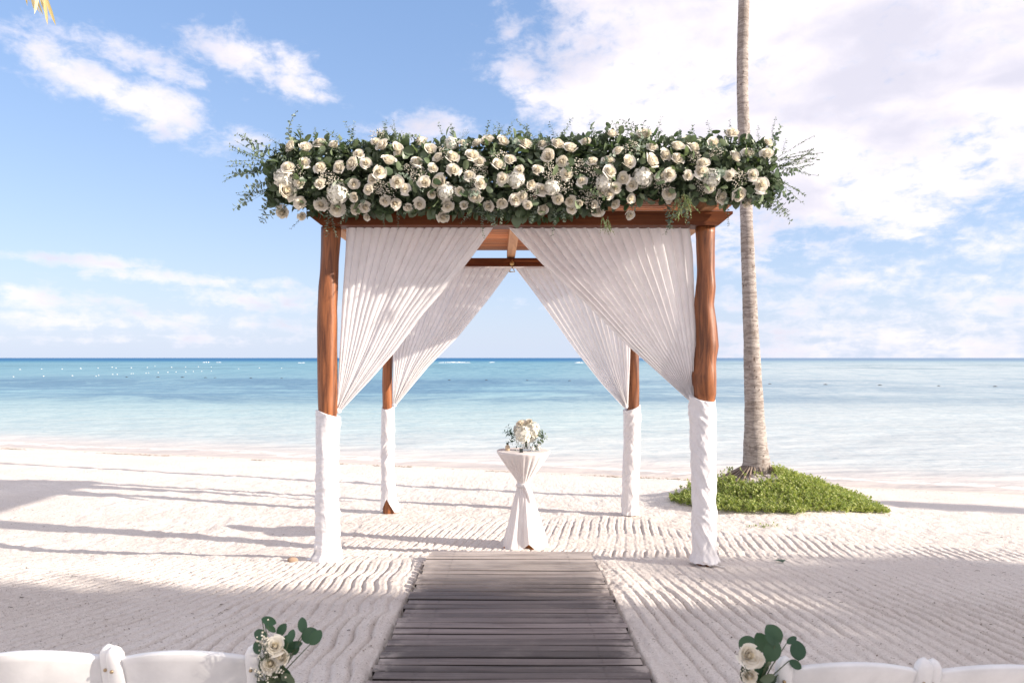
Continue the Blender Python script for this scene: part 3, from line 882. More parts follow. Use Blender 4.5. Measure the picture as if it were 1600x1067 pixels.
for i in range(11):
    t = i / 10
    for j in range(5):
        u = j / 4
        a = at(1095, 873, 5.92).lerp(at(1133, 879, 5.88), t)
        wdt = 0.09 * (1 - t) + 0.012
        vs.append((a.x, a.y - wdt * (u - 0.5), zs(a.x, a.y) + 0.012 + 0.014 * math.sin(2.5 * math.pi * u) * (1 - t) + 0.03 * (1 - t) ** 3))
mb.add(vs, [(i * 5 + j, i * 5 + j + 1, (i + 1) * 5 + j + 1, (i + 1) * 5 + j) for i in range(10) for j in range(4)])
mb.build('loose_end', M['wrap'], wr)
def hem_l(a):
    # lifted at the front, showing the wooden foot
    q = abs((a - (-1.75) + math.pi) % (2 * math.pi) - math.pi)
    return 0.15 * max(0, 1 - q / 0.75) ** 0.8
wrap([(635, 596, 617), (680, 595, 617), (740, 595, 617), (775, 595, 620), (798, 594, 626)], 8.7, 'fabric_wrap',
     'white fabric round a rear post foot, its hem lifted off the bare wood', 3, 3.0, hem_l)
wrap([(637, 973, 1002), (660, 974, 1002), (720, 973, 1001), (770, 971, 999), (803, 970, 998)], 8.7, 'fabric_wrap',
     'white fabric round the rear post foot on the palm side', 4, 4.0)

# ------------------------------------------------------------------ flower and leaf meshes
def petal_grid(mb, fn, nu=4, nv=4, mi=0):
    vs = [fn(-1 + 2 * i / nu, j / nv) for j in range(nv + 1) for i in range(nu + 1)]
    n = nu + 1
    mb.add(vs, [(j * n + i, j * n + i + 1, (j + 1) * n + i + 1, (j + 1) * n + i) for j in range(nv) for i in range(nu)], mi)

def rose_mesh(seed, Rr=0.058, openness=1.0):
    rr = random.Random(seed)
    mb = MB()
    n = 30
    for i in range(n):
        t = i / (n - 1)
        ang = i * 2.39996 + rr.uniform(-.3, .3)
        rb = Rr * 0.10
        rt = Rr * (0.15 + 0.80 * t ** 1.05) * rr.uniform(0.90, 1.10)
        zt = Rr * (0.66 - 0.58 * t ** 1.25 * openness) * rr.uniform(0.93, 1.07)
        z0 = -Rr * 0.55
        cl = max(0.0, 1 - t / 0.35)
        pm = (1.30 - 0.70 * t) * rr.uniform(0.9, 1.1)
        curl = Rr * 0.16 * t * rr.uniform(0.4, 1.6)
        wav = rr.uniform(-1, 1) * 0.08 * Rr
        skew = rr.uniform(-.12, .12)
        def fn(u, v):
            r = (rb + (rt - rb) * v ** 0.55) * (1 - 0.45 * cl * v * v)
            z = z0 + (zt - z0) * v ** (0.9 + 0.25 * t)
            if v > 0.7:
                q = (v - 0.7) / 0.3
                r += curl * q; z -= curl * 0.9 * q * q
            ph = u * pm * min(1.0, 0.45 + 0.85 * v)
            z -= (u * u) * Rr * (0.10 + 0.06 * t) * v + skew * u * Rr * v
            r2 = r * (1 + 0.05 * u * u * t) + wav * u * v
            return (r2 * math.cos(ang + ph), r2 * math.sin(ang + ph), z)
        petal_grid(mb, fn, 4, 4, 1 if t < 0.22 else 0)
    mb.lathe([(Rr * .26, -Rr * .4), (Rr * .25, Rr * .1), (Rr * .19, Rr * .36), (Rr * .09, Rr * .46), (0, Rr * .48)], 9, (0, 0, 0), 1)
    # calyx and a bit of stem
    mb.tube([(0, 0, -Rr * 0.5), (0, 0, -Rr * 0.9), (0, 0, -Rr * 1.9)], [Rr * 0.22, Rr * 0.12, Rr * 0.05], 6, 2)
    return mb.mesh('white_rose', [M['rose'], M['rose_core'], M['stem']])

def hydrangea_mesh(seed, Rr=0.07, n=85):
    rr = random.Random(seed)
    mb = MB()
    for i in range(n):
        z = 1 - 1.55 * (i + .5) / n
        r = math.sqrt(max(0, 1 - z * z)); a = i * 2.39996
        nrm = Vector((r * math.cos(a), r * math.sin(a), z))
        c = nrm * Rr * rr.uniform(0.82, 1.06)
        q = nrm.to_track_quat('Z', 'Y') @ Euler((rr.uniform(-.4, .4), rr.uniform(-.4, .4), rr.uniform(0, 6))).to_quaternion()
        s_ = Rr * rr.uniform(0.21, 0.29)
        for kq in range(4):
            a2 = kq * math.pi / 2
            e1 = Vector((math.cos(a2), math.sin(a2), 0)); e2 = Vector((-math.sin(a2), math.cos(a2), 0))
            pts = [Vector((0, 0, 0)), e1 * s_ * .55 - e2 * s_ * .48 + Vector((0, 0, s_ * .12)), e1 * s_ + Vector((0, 0, -s_ * 0.05)), e1 * s_ * .55 + e2 * s_ * .48 + Vector((0, 0, s_ * .12))]
            mb.add([tuple(c + q @ p) for p in pts], [(0, 1, 2, 3)])
    mb.lathe([(Rr * .5, -Rr * .6), (Rr * .72, 0), (Rr * .5, Rr * .55), (0, Rr * .72)], 10)
    return mb.mesh('white_hydrangea', M['hyd'])

def add_leaf(mb, base, direction, normal, L, W, mi=0, fold=0.18, rnd=0.35, round_=False):
    """a leaf of two folded halves, pointed or round"""
    d = Vector(direction).normalized(); nn_ = Vector(normal)
    s_ = d.cross(nn_)
    if s_.length < 1e-4:
        s_ = d.cross(Vector((0.3, 0.9, 0.2)))
    s_.normalize(); nn_ = s_.cross(d)
    prof = [(0.0, 0.08), (0.22, 0.75), (0.52, 1.0), (0.82, 0.62), (1.0, 0.0)] if not round_ else [(0.0, 0.06), (0.14, 0.70), (0.48, 1.0), (0.84, 0.74), (1.0, 0.12)]
    vs = []
    b = Vector(base)
    for t, w_ in prof:
        cpt = b + d * L * t - nn_ * (L * 0.16 * t * t)
        vs.append(tuple(cpt)); 
        vs.append(tuple(cpt + s_ * W * .5 * w_ + nn_ * W * fold * w_))
        vs.append(tuple(cpt - s_ * W * .5 * w_ + nn_ * W * fold * w_))
    fs = []
    for i in range(len(prof) - 1):
        fs += [(i * 3, i * 3 + 1, i * 3 + 4, i * 3 + 3), (i * 3 + 2, i * 3, i * 3 + 3, i * 3 + 5)]
    mb.add(vs, fs, mi)

def rv(s_=1.0):
    return Vector((random.gauss(0, s_), random.gauss(0, s_), random.gauss(0, s_)))

def sprig_mesh(name, L, nl, lw, curve, seed, mats, round_=True, taper=0.5):
    """stem along +Z with pairs of leaves, curving towards +X"""
    random.seed(seed)
    mb = MB()
    pts = [Vector((curve * (i / 8) ** 2 * L, 0.02 * L * math.sin(i), L * i / 8)) for i in range(9)]
    mb.tube(pts, [0.0022 * (1 - 0.7 * i / 8) + 0.0005 for i in range(9)], 4, 1, False)
    for i in range(nl):
        t = 0.12 + 0.88 * i / (nl - 1)
        f = t * 8; j = min(7, int(f)); p = pts[j].lerp(pts[j + 1], f - j)
        ax = (pts[j + 1] - pts[j]).normalized()
        for sgn in (-1, 1):
            a = i * 1.25 + (0 if sgn > 0 else math.pi) + random.uniform(-.4, .4)
            sd_ = Vector((math.cos(a), math.sin(a), 0))
            dr = (sd_ + ax * random.uniform(0.2, 0.8))
            l_ = lw * (1 - taper * t) * random.uniform(0.8, 1.2)
            add_leaf(mb, p + sd_ * 0.004, dr, ax + rv(.4), l_, l_ * (0.85 if round_ else 0.42), 0, 0.14, 0, round_)
    return mb.mesh(name, mats)

def feather_mesh(name, L, seed, mats, n=26, drop=0.5, blade=0.03):
    """loose airy spray of fine leaves"""
    random.seed(seed)
    mb = MB()
    for s_ in range(5):
        a = random.uniform(-.5, .5); b = random.uniform(-.5, .5)
        pts = [Vector((a * L * (i / 7) ** 1.3 + drop * L * (i / 7) ** 2, b * L * (i / 7) ** 1.3, L * (i / 7) * random.uniform(.97, 1.03))) for i in range(8)]
        mb.tube(pts, 0.0011, 3, 1, False)
        for i in range(n):
            t = random.uniform(.2, 1); f = t * 7; j = min(6, int(f)); p = pts[j].lerp(pts[j + 1], f - j)
            add_leaf(mb, p, (pts[j + 1] - pts[j]).normalized() + rv(.5), rv(), blade * random.uniform(.6, 1.2), blade * .32, 0, .1)
    return mb.mesh(name, mats)

def breath_mesh(seed, Rr=0.075, n=95):
    random.seed(seed)
    mb = MB()
    for i in range(n):
        v = rv().normalized() * Rr * random.uniform(.35, 1) ** .6
        v.z = abs(v.z) * .9
        s_ = random.uniform(.0032, .0058)
        mb.add([tuple(v + Vector(q) * s_) for q in ((1, 0, 0), (-1, 0, 0), (0, 1, 0), (0, -1, 0), (0, 0, 1), (0, 0, -1))],
               [(0, 2, 4), (2, 1, 4), (1, 3, 4), (3, 0, 4), (2, 0, 5), (1, 2, 5), (3, 1, 5), (0, 3, 5)])
        if i % 3 == 0:
            mb.tube([(0, 0, -Rr * .5), tuple(v * .5 + Vector((0, 0, -.01))), tuple(v)], .0007, 3, 1, False)
    return mb.mesh('baby_breath', [M['breath'], M['stem']], False)

# ------------------------------------------------------------------ garland
def z1(pts, ox, oy, sc):
    return [(ox + x / sc, oy + y / sc, s_) for x, y, s_ in pts]
roses = z1([(325,172,60),(410,178,58),(488,150,58),(565,163,48),(697,208,58),(790,145,52),(825,165,60),(905,178,56),(922,205,66),(1032,142,60),(1085,190,60),(1265,150,58),(1338,150,58),(1395,145,64),(1482,143,56),(1585,155,50),
    (316,283,62),(403,255,66),(487,283,66),(590,285,66),(660,265,62),(736,260,60),(860,245,66),(1017,250,66),(1127,232,58),(1207,227,60),(1315,220,66),(1353,252,58),(1457,267,64),(1570,300,58),(1520,240,50),
    (375,370,66),(303,412,84),(486,372,66),(670,374,68),(768,350,62),(808,310,60),(750,405,50),(675,447,58),(1100,287,50),(1212,295,60),(1297,325,58),(905,365,64),(948,400,66),(1053,367,62),(1136,360,66),(1360,370,78),(1476,346,60),(1245,413,58),(1095,430,52),(1330,443,64),
    (382,475,60),(492,487,60),(577,510,66),(732,500,56),(840,467,48),(895,480,60),(965,505,48),(1028,485,60),(1182,495,62),(1270,490,54),(1403,495,54),(1475,475,56),(1550,460,58),(1585,445,50),(282,530,62),(388,550,42),(675,515,50),(740,555,46),(1155,553,62)], 360, 180, 3.478)
roses += z1([(75,150,64),(160,150,60),(240,147,58),(305,170,58),(190,213,60),(260,242,62),(385,135,46),(520,95,56),(416,240,60),(503,232,58),(551,185,56),(605,245,66),(512,293,66),(133,283,66),(37,285,50),(97,360,58),(283,310,58),(362,340,62),(155,385,54),(83,470,54),(160,488,54),(240,440,56),(305,447,60),(352,460,40),(428,465,48),(445,500,62),(310,490,50),(535,460,58),(615,435,52),(612,520,58),(465,405,44),(505,410,52),(540,380,52),(578,330,62),(623,365,52),
    (685,105,60),(730,165,52),(800,205,60),(730,237,66),(862,160,60),(905,132,56),(950,167,62),(863,225,66),(990,250,66),(985,290,60),(778,320,58),(818,310,58),(918,315,60),(1030,380,52),(820,405,66),(815,440,46),(1052,147,64),(1145,92,60),(1230,195,66),(1165,213,60),(1130,313,64),(1253,310,50),(1298,363,62),(1090,428,64),(1185,415,70),(1225,455,60),(1335,140,48),(1327,198,60)], 800, 180, 3.333)
hyds = z1([(288,345,80),(585,425,92),(1552,352,74),(1170,415,74),(1200,160,60)], 360, 180, 3.478) + z1([(208,378,66),(480,355,72),(680,325,84),(1040,325,76)], 800, 180, 3.333)

GC = Vector((0.08, 5.80, 2.80))
gar = empty('flower_garland', GC, 'long garland of white roses and eucalyptus along the front header beam', 'flower garland')
def top_px(px):
    return float(np.interp(px, [395, 430, 480, 560, 600, 650, 740, 820, 900, 960, 1000, 1060, 1150, 1200, 1235], [250, 228, 215, 222, 205, 224, 215, 212, 212, 206, 210, 216, 210, 216, 240]))
def bot_px(px):
    return float(np.interp(px, [395, 430, 500, 560, 650, 740, 820, 900, 960, 1010, 1060, 1120, 1200, 1235], [290, 318, 332, 330, 330, 330, 338, 332, 322, 312, 308, 312, 318, 290]))
def surf_d(px, py, k_=1.0):
    a, b = top_px(px), bot_px(px)
    v = max(-1, min(1, (py - (a + b) / 2) / ((b - a) / 2 + 6)))
    endf = math.sqrt(max(0, 1 - max(0, (abs(px - 815) - 330) / 110) ** 2))
    return 5.86 - 0.36 * math.sqrt(1 - 0.85 * v * v) * (0.35 + 0.65 * endf) * k_, v

def put(name, me, p, facing, scale, parent, spin=None):
    q = Vector(facing).normalized().to_track_quat('Z', 'Y') @ Quaternion((0, 0, 1), random.uniform(0, 6.28) if spin is None else spin)
    return link(name, me, parent, Matrix.LocRotScale(Vector(p) - parent.location, q, Vector((scale,) * 3)))

rose_v = [rose_mesh(s_, 0.058, o_) for s_, o_ in ((1, 1.0), (2, 0.8), (3, 1.1), (4, 0.6), (5, 0.9), (6, 0.25), (7, 0.75))]
random.seed(11)
for px, py, s_ in roses:
    sz = s_ / (3.478 if px < 800 else 3.333)
    d, v = surf_d(px, py)
    d -= random.uniform(0.0, 0.05)
    p = at(px, py, d)
    f = Vector((random.gauss(0.05, .42), -1.0, -0.80 * v + random.gauss(0.12, .30)))
    put('white_rose', random.choice(rose_v), p, f, sz / FPX * d / (2 * 0.058) * 1.14 * random.choice((.80, .92, .98, 1.02, 1.06, 1.12)), gar)
hyd_v = [hydrangea_mesh(1), hydrangea_mesh(2)]
for px, py, s_ in hyds:
    d, v = surf_d(px, py)
    p = at(px, py, d)
    put('white_hydrangea', random.choice(hyd_v), p, (random.gauss(0, .2), -1, -.5 * v), s_ / 3.4 / FPX * d / 0.14 * 1.25, gar)

# filling foliage (one mass), then the leaves one can pick out
mb = MB()
random.seed(5)
for i in range(9500):
    px = random.uniform(422, 1212)
    a, b = top_px(px), bot_px(px)
    py = random.uniform(a - 2, b - 4)
    ds, v = surf_d(px, py)
    depth = random.random() ** 1.4 * 0.50 * math.sqrt(max(0.06, 1 - v * v))
    d = ds + 0.035 + depth
    p = at(px, py, 5.6); p = Vector((p.x, d, p.z))
    if 2.64 < p.z < 2.76 and 5.87 < p.y < 6.14: continue
    if 2.74 < p.z < 2.88 and p.y > 5.72: continue
    out = Vector((random.gauss(0, .8), -0.6 + (depth > .25) * 1.0, -v * 0.7 + random.gauss(0, .5)))
    L = random.uniform(0.040, 0.075)
    add_leaf(mb, p, out + rv(.7), rv() + Vector((0, -.8, .6)), L, L * random.uniform(.42, .75), 0)
for i in range(2600):
    px = random.uniform(415, 1218)
    a, b = top_px(px), bot_px(px)
    py = random.uniform(a + 14, b - 6)
    ds, v = surf_d(px, py)
    p = at(px, py, 5.6); p = Vector((p.x, random.uniform(5.72, 5.95), p.z))
    if 2.63 < p.z < 2.90 and p.y > 5.70: p.y = 5.69
    L = random.uniform(0.08, 0.12)
    add_leaf(mb, p, rv() + Vector((0, 0, .2)), rv(.6) + Vector((0, -1, 0)), L, L * random.uniform(.6, .85), 0)
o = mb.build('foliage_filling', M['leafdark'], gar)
for v_ in o.data.vertices:
    v_.co -= gar.location
o['kind'] = 'stuff'
lm = []
for s_ in range(4):
    m_ = MB(); random.seed(40 + s_)
    add_leaf(m_, (0, 0, 0), (0, 0, 1), (0, -1, .1), 0.07, 0.07 * (.45 + .12 * s_), 0, .16, 0, s_ % 2 == 1)
    lm.append(m_.mesh('leaf', M['leafobj']))
random.seed(12)
for i in range(295):
    px = random.uniform(412, 1218)
    a, b = top_px(px), bot_px(px)
    py = random.uniform(a - 8, b + 3)
    d, v = surf_d(px, py)
    p = at(px, py, d + random.uniform(-0.03, 0.03))
    put('leaf', random.choice(lm), p, (random.gauss(0, .9), -0.5, -v * .6 + random.gauss(0, .7)), random.uniform(.8, 1.25), gar)
# eucalyptus sprigs
eu = [sprig_mesh('eucalyptus_sprig', 0.26, 11, 0.042, .35, 3, [M['euc'], M['stem']]), sprig_mesh('eucalyptus_sprig', 0.22, 9, 0.052, -.3, 4, [M['euc'], M['stem']]),
      sprig_mesh('eucalyptus_sprig', 0.30, 13, 0.033, .5, 5, [M['euc'], M['stem']]), sprig_mesh('leafy_sprig', 0.24, 9, 0.048, .3, 6, [M['leafobj'], M['stem']], False)]
random.seed(13)
for i in range(92):                                 # over the face and along the top
    px = random.uniform(412, 1222)
    a, b = top_px(px), bot_px(px)
    top = i % 2 == 0
    py = (a + random.uniform(2, 26)) if top else random.uniform(a, b)
    d, v = surf_d(px, py)
    p = at(px, py, d + 0.04)
    f = (random.gauss(0, .5), random.gauss(-.25, .3), 1) if top else (random.gauss(0, 1), -.55, -v * .8 + random.gauss(0, .5))
    q = random.choice(eu if not top else [eu[1], eu[3], eu[0]])
    put('leafy_sprig' if q is eu[3] else 'eucalyptus_sprig', q, p, f, random.uniform(.38, .60) if top else random.uniform(.6, .95), gar)
for px, py in [(543, 225), (600, 222), (588, 225), (615, 220), (470, 228), (828, 220), (975, 222), (985, 222), (1112, 215), (965, 222), (1185, 222), (1205, 225), (930, 222), (1030, 220), (700, 222), (760, 222), (870, 222)]:
    d, v = surf_d(px, py)
    q = random.choice(eu)
    put('eucalyptus_sprig', q, at(px, py, d + .05), (random.gauss(0, .35), -.15, 1), random.uniform(.42, .68), gar)
for px, py, fx, fz, sc in [(425, 262, -1, .3, 1.0), (420, 245, -1, .45, 1.1), (430, 280, -1, -.4, 1.0), (425, 300, -.7, -1, 1.0), (440, 310, -.4, -1, 1.0), (415, 270, -1, -.1, 1.1), (410, 285, -.8, -.9, 1.15), (430, 240, -.9, .8, .9),
                           (420, 255, -1, .1, .9), (1205, 290, 1, -.4, 1.0), (1195, 305, .7, -.8, 1.0), (1210, 270, 1, -.1, .9), (1200, 300, 1, -.7, 1.0), (1195, 235, .8, .6, .9), (1185, 310, .5, -.6, .8)]:
    d, v = surf_d(px, py)
    q = random.choice(eu[:3])
    put('eucalyptus_sprig', q, at(px, py, d + .05), (fx, random.gauss(-.15, .25), fz), sc, gar)
# hanging tendrils under the beam
random.seed(17)
for px, py, sc in [(475, 335, .6), (512, 330, .9), (520, 335, .8), (545, 325, .7), (600, 325, .6), (620, 328, .6), (655, 322, .6), (742, 328, .8), (758, 330, .8), (770, 330, .8), (785, 325, .7), (835, 330, .7), (865, 325, .8), (875, 328, .7), (1010, 310, .8), (1045, 320, 1.0), (1068, 318, 1.0), (1052, 330, .9), (735, 332, .6), (700, 322, .6), (1135, 318, .7)]:
    d, v = surf_d(px, py)
    q = random.choice(eu[:3])
    put('eucalyptus_sprig', q, at(px, py - 6, min(d, 5.80)), (random.gauss(0, .25), -.12, -1), sc * .85, gar)
# feathery sprays: fine green at the ends, pale clump low on one side
fe = [feather_mesh('feathery_spray', 0.38, 61, [M['leafobj'], M['stem']], 34, .35, .022), feather_mesh('feathery_spray', 0.32, 62, [M['leafobj'], M['stem']], 30, .2, .022)]
pale = feather_mesh('pale_spray', 0.24, 63, [M['spray'], M['stem']], 44, .1, .022)
for px, py, fx, fz, sc in [(1195, 265, 1, .15, 1.0), (1200, 255, 1, .35, .9), (1190, 275, 1, 0, .95), (1205, 262, 1, .05, .8), (425, 255, -1, .35, .85), (420, 268, -1, .05, .8), (430, 290, -1, -.6, .7), (720, 225, .1, 1, .3)]:
    d, v = surf_d(px, py)
    put('feathery_spray', random.choice(fe), at(px, py, d + .06), (fx, random.gauss(-.1, .15), fz), sc, gar)
for px, py, sc in [(1068, 295, .8), (1078, 300, .85), (1060, 302, .75), (940, 335, .55), (950, 338, .5)]:
    put('pale_spray', pale, at(px, py, 5.50), (random.gauss(0, .15), -.1, -1), sc, gar)
# baby's breath
bb = [breath_mesh(71), breath_mesh(72)]
random.seed(19)
for px, py in [(512, 280), (525, 290), (590, 292), (605, 300), (640, 265), (655, 278), (520, 320), (860, 268), (870, 275), (900, 262), (925, 268), (935, 280), (915, 305), (925, 315), (885, 290), (735, 275), (750, 268), (745, 290), (830, 300), (1005, 280), (1095, 285), (1100, 295), (1120, 240), (1150, 280), (1035, 290), (700, 300), (465, 270), (590, 215), (690, 240), (780, 250), (985, 235), (1085, 250)]:
    d, v = surf_d(px, py)
    put('baby_breath', random.choice(bb), at(px, py, d + .02), (random.gauss(0, .2), -1, .2 - v * .4), random.uniform(.75, 1.1), gar)

# ------------------------------------------------------------------ cocktail table
TX, TY = 0.108, 7.0
TB = zs(TX, TY)
tz = CZ - 144.5 * TY / FPX
tab = empty('cocktail_table', (TX, TY, TB), 'tall round cocktail table with an orange wooden foot under a white cloth', 'table')
mb = MB(); mb.lathe([(0, .022), (.232, .022), (.236, .011), (.232, 0), (0, 0)], 48, (0, 0, tz - TB - .034)); mb.build('tabletop', M['footwood'], tab)
mb = MB(); mb.tube([(0, 0, 0.03), (0, 0, tz - TB - .035)], .03, 14); mb.build('column', M['footwood'], tab)
for a in (0.55, 0.55 + math.pi / 2):
    mb = MB(); rm = Matrix.Rotation(a, 4, 'Z')
    mb.box(-.20, .20, -.030, .030, -.005 if a < 1 else -.004, .034 if a < 1 else .0345, 0, rm)
    mb.build('foot', M['footwood'], tab, False)
mb = MB(); mb.box(-.045, .055, -.10, -.09, .03, .20, 0, Matrix.Translation((.03, 0, 0))); mb.build('brace', M['footwood'], tab, False)
# cloth: taut over the rim, tied at the waist, flaring to the sand
nv, n = 120, 180
prof_t = [0, .10, .20, .26, .42, .50, .53, .57, .62, .72, .85, 1.0]
zt_, zw = tz - TB, 0.615
vs = []
rr_ = random.Random(3)
hz = tz - TB
for i in range(nv + 1):
    t = i / nv
    for j in range(n):
        a = 2 * math.pi * j / n
        if t < .22:
            r = .252 * (t / .22); z = hz
            z += 0.001 * math.sin(3 * a)
        else:
            q = (t - .22) / .78
            z = hz * (1 - q)
            zz = z / hz
            rb = float(np.interp(zz, [0, .06, .15, .35, .52, .60, .645, .69, .75, .85, .95, .985, 1.0], [.195, .187, .166, .122, .088, .066, .056, .064, .098, .165, .228, .250, .252]))
            up = max(0, min(1, (zz - .66) / .3))
            dn = max(0, min(1, (.62 - zz) / .5))
            f = 0
            if zz > .645:
                am = .010 * math.sin(math.pi * min(1, (1 - zz) / .33)) + .0
                f = am * (abs(math.sin(a * 13 + .6 * math.sin(3 * a))) ** .7 - .6) * 1.5
            else:
                f = (.022 * math.sin(5 * a + 1.2 + 1.5 * zz) + .012 * math.sin(9 * a + 2.1 * math.sin(2 * a)) + .008 * math.sin(17 * a)) * dn + .004 * math.sin(22 * a) * (1 - dn)
            r = rb + f
            # hem lifted at the front towards the palm side
            da = abs((a - (-1.35) + math.pi) % (2 * math.pi) - math.pi)
            z += .085 * max(0, 1 - da / .42) * (1 - zz) ** 5
            db = abs((a - (-1.95) + math.pi) % (2 * math.pi) - math.pi)
            r += .05 * max(0, 1 - db / .5) * (1 - zz) ** 8
            z = max(z, .004 + .003 * math.sin(7 * a))
        vs.append((r * math.cos(a), r * math.sin(a), z))
fs = [(i * n + j, i * n + (j + 1) % n, (i + 1) * n + (j + 1) % n, (i + 1) * n + j) for i in range(nv) for j in range(n)]
mb = MB(); mb.add(vs, fs)
tcl = mb.build('tablecloth', M['tcloth'])
tcl.location = (TX, TY, TB)
tag(tcl, 'white cloth over the cocktail table, tied in at the waist', 'tablecloth')
mb = MB()
mb.lathe([(.060, -.022), (.069, -.016), (.071, 0), (.070, .012), (.061, .022)], 40, (0, 0, .645 * hz))
mb.tube([(0.0, -.066, .645 * hz + .01), (0.02, -.078, .63 * hz), (0.045, -.085, .56 * hz), (.062, -.085, .46 * hz)], [.010, .014, .016, .006], 10)
mb.build('sash', M['tcloth'], tcl)

# things on the table
def on_table(px, dy=0.0):
    return (px - 800) / FPX * (TY + dy), TY + dy, tz + .0035
bx, by, bz = on_table(822)
bq = empty('table_bouquet', (bx, by, bz), 'round bouquet of white hydrangeas and eucalyptus in a glass vase on the table', 'bouquet')
mb = MB(); mb.lathe([(0, .002), (.036, .002), (.038, .006), (.040, .078), (.037, .078), (.035, .010), (0, .008)], 24); mb.build('vase', M['glass'], bq)
mb = MB()
random.seed(23)
for i in range(9):
    a = random.uniform(0, 6.28)
    mb.tube([(.015 * math.cos(a), .015 * math.sin(a), .012), (.012 * math.cos(a + 2), .012 * math.sin(a + 2), .08), (.03 * math.cos(a + 2), .03 * math.sin(a + 2), .14)], .003, 5)
mb.build('stems', M['stem'], bq)
for (px, py, rp, dy) in [(817, 679, 13.5, -.05), (831, 671, 12, -.02), (820, 667, 11, .03), (829, 683, 9, .01), (812, 672, 10, .04)]:
    p = at(px, py, TY + dy)
    put('white_hydrangea', random.choice(hyd_v), p, (random.gauss(0, .2), -.6, .8), rp / FPX * TY / 0.07, bq)
for (px, py, sp_) in [(813, 661, 7), (826, 660, 6), (835, 678, 7)]:
    p = at(px, py, TY - .03)
    put('white_rose', random.choice(rose_v), p, (random.gauss(0, .3), -.6, .8), sp_ / FPX * TY / 0.058, bq)
eub = sprig_mesh('eucalyptus_sprig', 0.13, 5, 0.058, .25, 66, [M['bigleaf'], M['stem']], False, .3)
eur = sprig_mesh('eucalyptus_sprig', 0.13, 5, 0.060, .2, 67, [M['euc'], M['stem']], True, .3)
for (px, py, fx, fz, me_, sc) in [(806, 681, -1, .7, eub, 1.0), (806, 683, -1, .2, eub, 1.0), (808, 686, -.8, -.5, eub, .9), (803, 680, -.6, 1, eub, .9), (810, 690, -.5, -.8, eub, .7), (836, 684, .9, .6, eur, .9), (838, 688, .9, .1, eur, .9), (832, 690, .6, -.5, eub, .8), (826, 664, .3, 1, eub, .55), (815, 692, -.1, -.8, eub, .5), (834, 680, 1, .9, eur, .8)]:
    put('eucalyptus_sprig', me_, at(px, py, TY - .02), (fx, random.gauss(-.2, .2), fz), sc * .82, bq)

x, y, z = on_table(793, -.02)
o = empty('scent_bottle', (x, y, z), 'little amber glass bottle with a dark stopper on the table rim', 'bottle')
mb = MB(); mb.lathe([(0, 0), (.020, 0), (.022, .004), (.022, .038), (.010, .050), (.009, .058), (0, .058)], 18); mb.build('bottle_body', M['amber'], o)
mb = MB(); mb.lathe([(.011, .056), (.012, .070), (0, .072)], 14); mb.build('stopper', M['black'], o)
x, y, z = on_table(814.5, -.17)
o = empty('place_card', (x, y, z), 'small black square card standing before the vase', 'card')
mb = MB(); mb.box(-.016, .016, -.004, .004, 0, .034); mb.build('card', M['black'], o, False)
mb = MB(); mb.box(-.020, .020, -.010, .010, -.0006, .004, 0, Matrix.Translation((0, .016, 0))); mb.build('card_foot', M['wax'], o, False)
for px, dy, hh, lb in [(832, -.08, .045, 'low clear glass candle holder beside the vase'), (841, -.04, .060, 'taller clear glass candle holder nearest the table rim')]:
    x, y, z = on_table(px, dy)
    o = empty('candle_holder', (x, y, z), lb, 'candle holder', 'glass candle holders on the table')
    mb = MB(); mb.lathe([(0, .001), (.022, .001), (.024, .005), (.025, hh), (.0225, hh), (.0215, .007), (0, .006)], 20); mb.build('glass_cup', M['glass'], o)
    mb = MB(); mb.lathe([(0, .0065), (.0205, .0075), (.0205, hh * .75), (.004, hh * .73), (0, hh * .73)], 18); mb.tube([(0, 0, hh * .7), (.001, 0, hh * .88)], .001, 4)
    mb.build('candle', M['wax'], o)

# ------------------------------------------------------------------ palms
def palm_crown(parent, top, nfr, L, seed, mat, droop=1.0, skip=None, nl=34):
    rr = random.Random(seed)
    for f in range(nfr):
        az_ = f * 2.39996 + rr.uniform(-.2, .2)
        el0 = rr.uniform(.1, 1.15)
        if skip and skip(az_):
            continue
        mb = MB()
        pts = []
        p = Vector((0, 0, 0)); el_ = el0
        h_ = Vector((math.cos(az_), math.sin(az_), 0))
        for i in range(13):
            pts.append(p.copy())
            p += (h_ * math.cos(el_) + Vector((0, 0, math.sin(el_)))) * L / 12
            el_ -= droop * (1.75 / 12) * rr.uniform(.8, 1.2)
        mb.tube(pts, [.022 * (1 - i / 13) + .003 for i in range(13)], 5, 0)
        sd_ = h_.cross(Vector((0, 0, 1)))
        for i in range(nl):
            t = .12 + .88 * i / nl
            q = t * 12; j = min(11, int(q)); b = pts[j].lerp(pts[j + 1], q - j)
            ax = (pts[j + 1] - pts[j]).normalized()
            for sg in (-1, 1):
                dr = sd_ * sg + ax * .55 + Vector((0, 0, -.55)) + Vector((rr.gauss(0, .1), rr.gauss(0, .1), rr.gauss(0, .1)))
                l_ = L * .24 * math.sin(math.pi * min(1, .2 + .75 * t)) * rr.uniform(.85, 1.1)
                add_leaf(mb, b, dr, Vector((0, 0, 1)), l_, .045, 0, .1)
        o = mb.build('frond', mat, parent)
        o.location = top

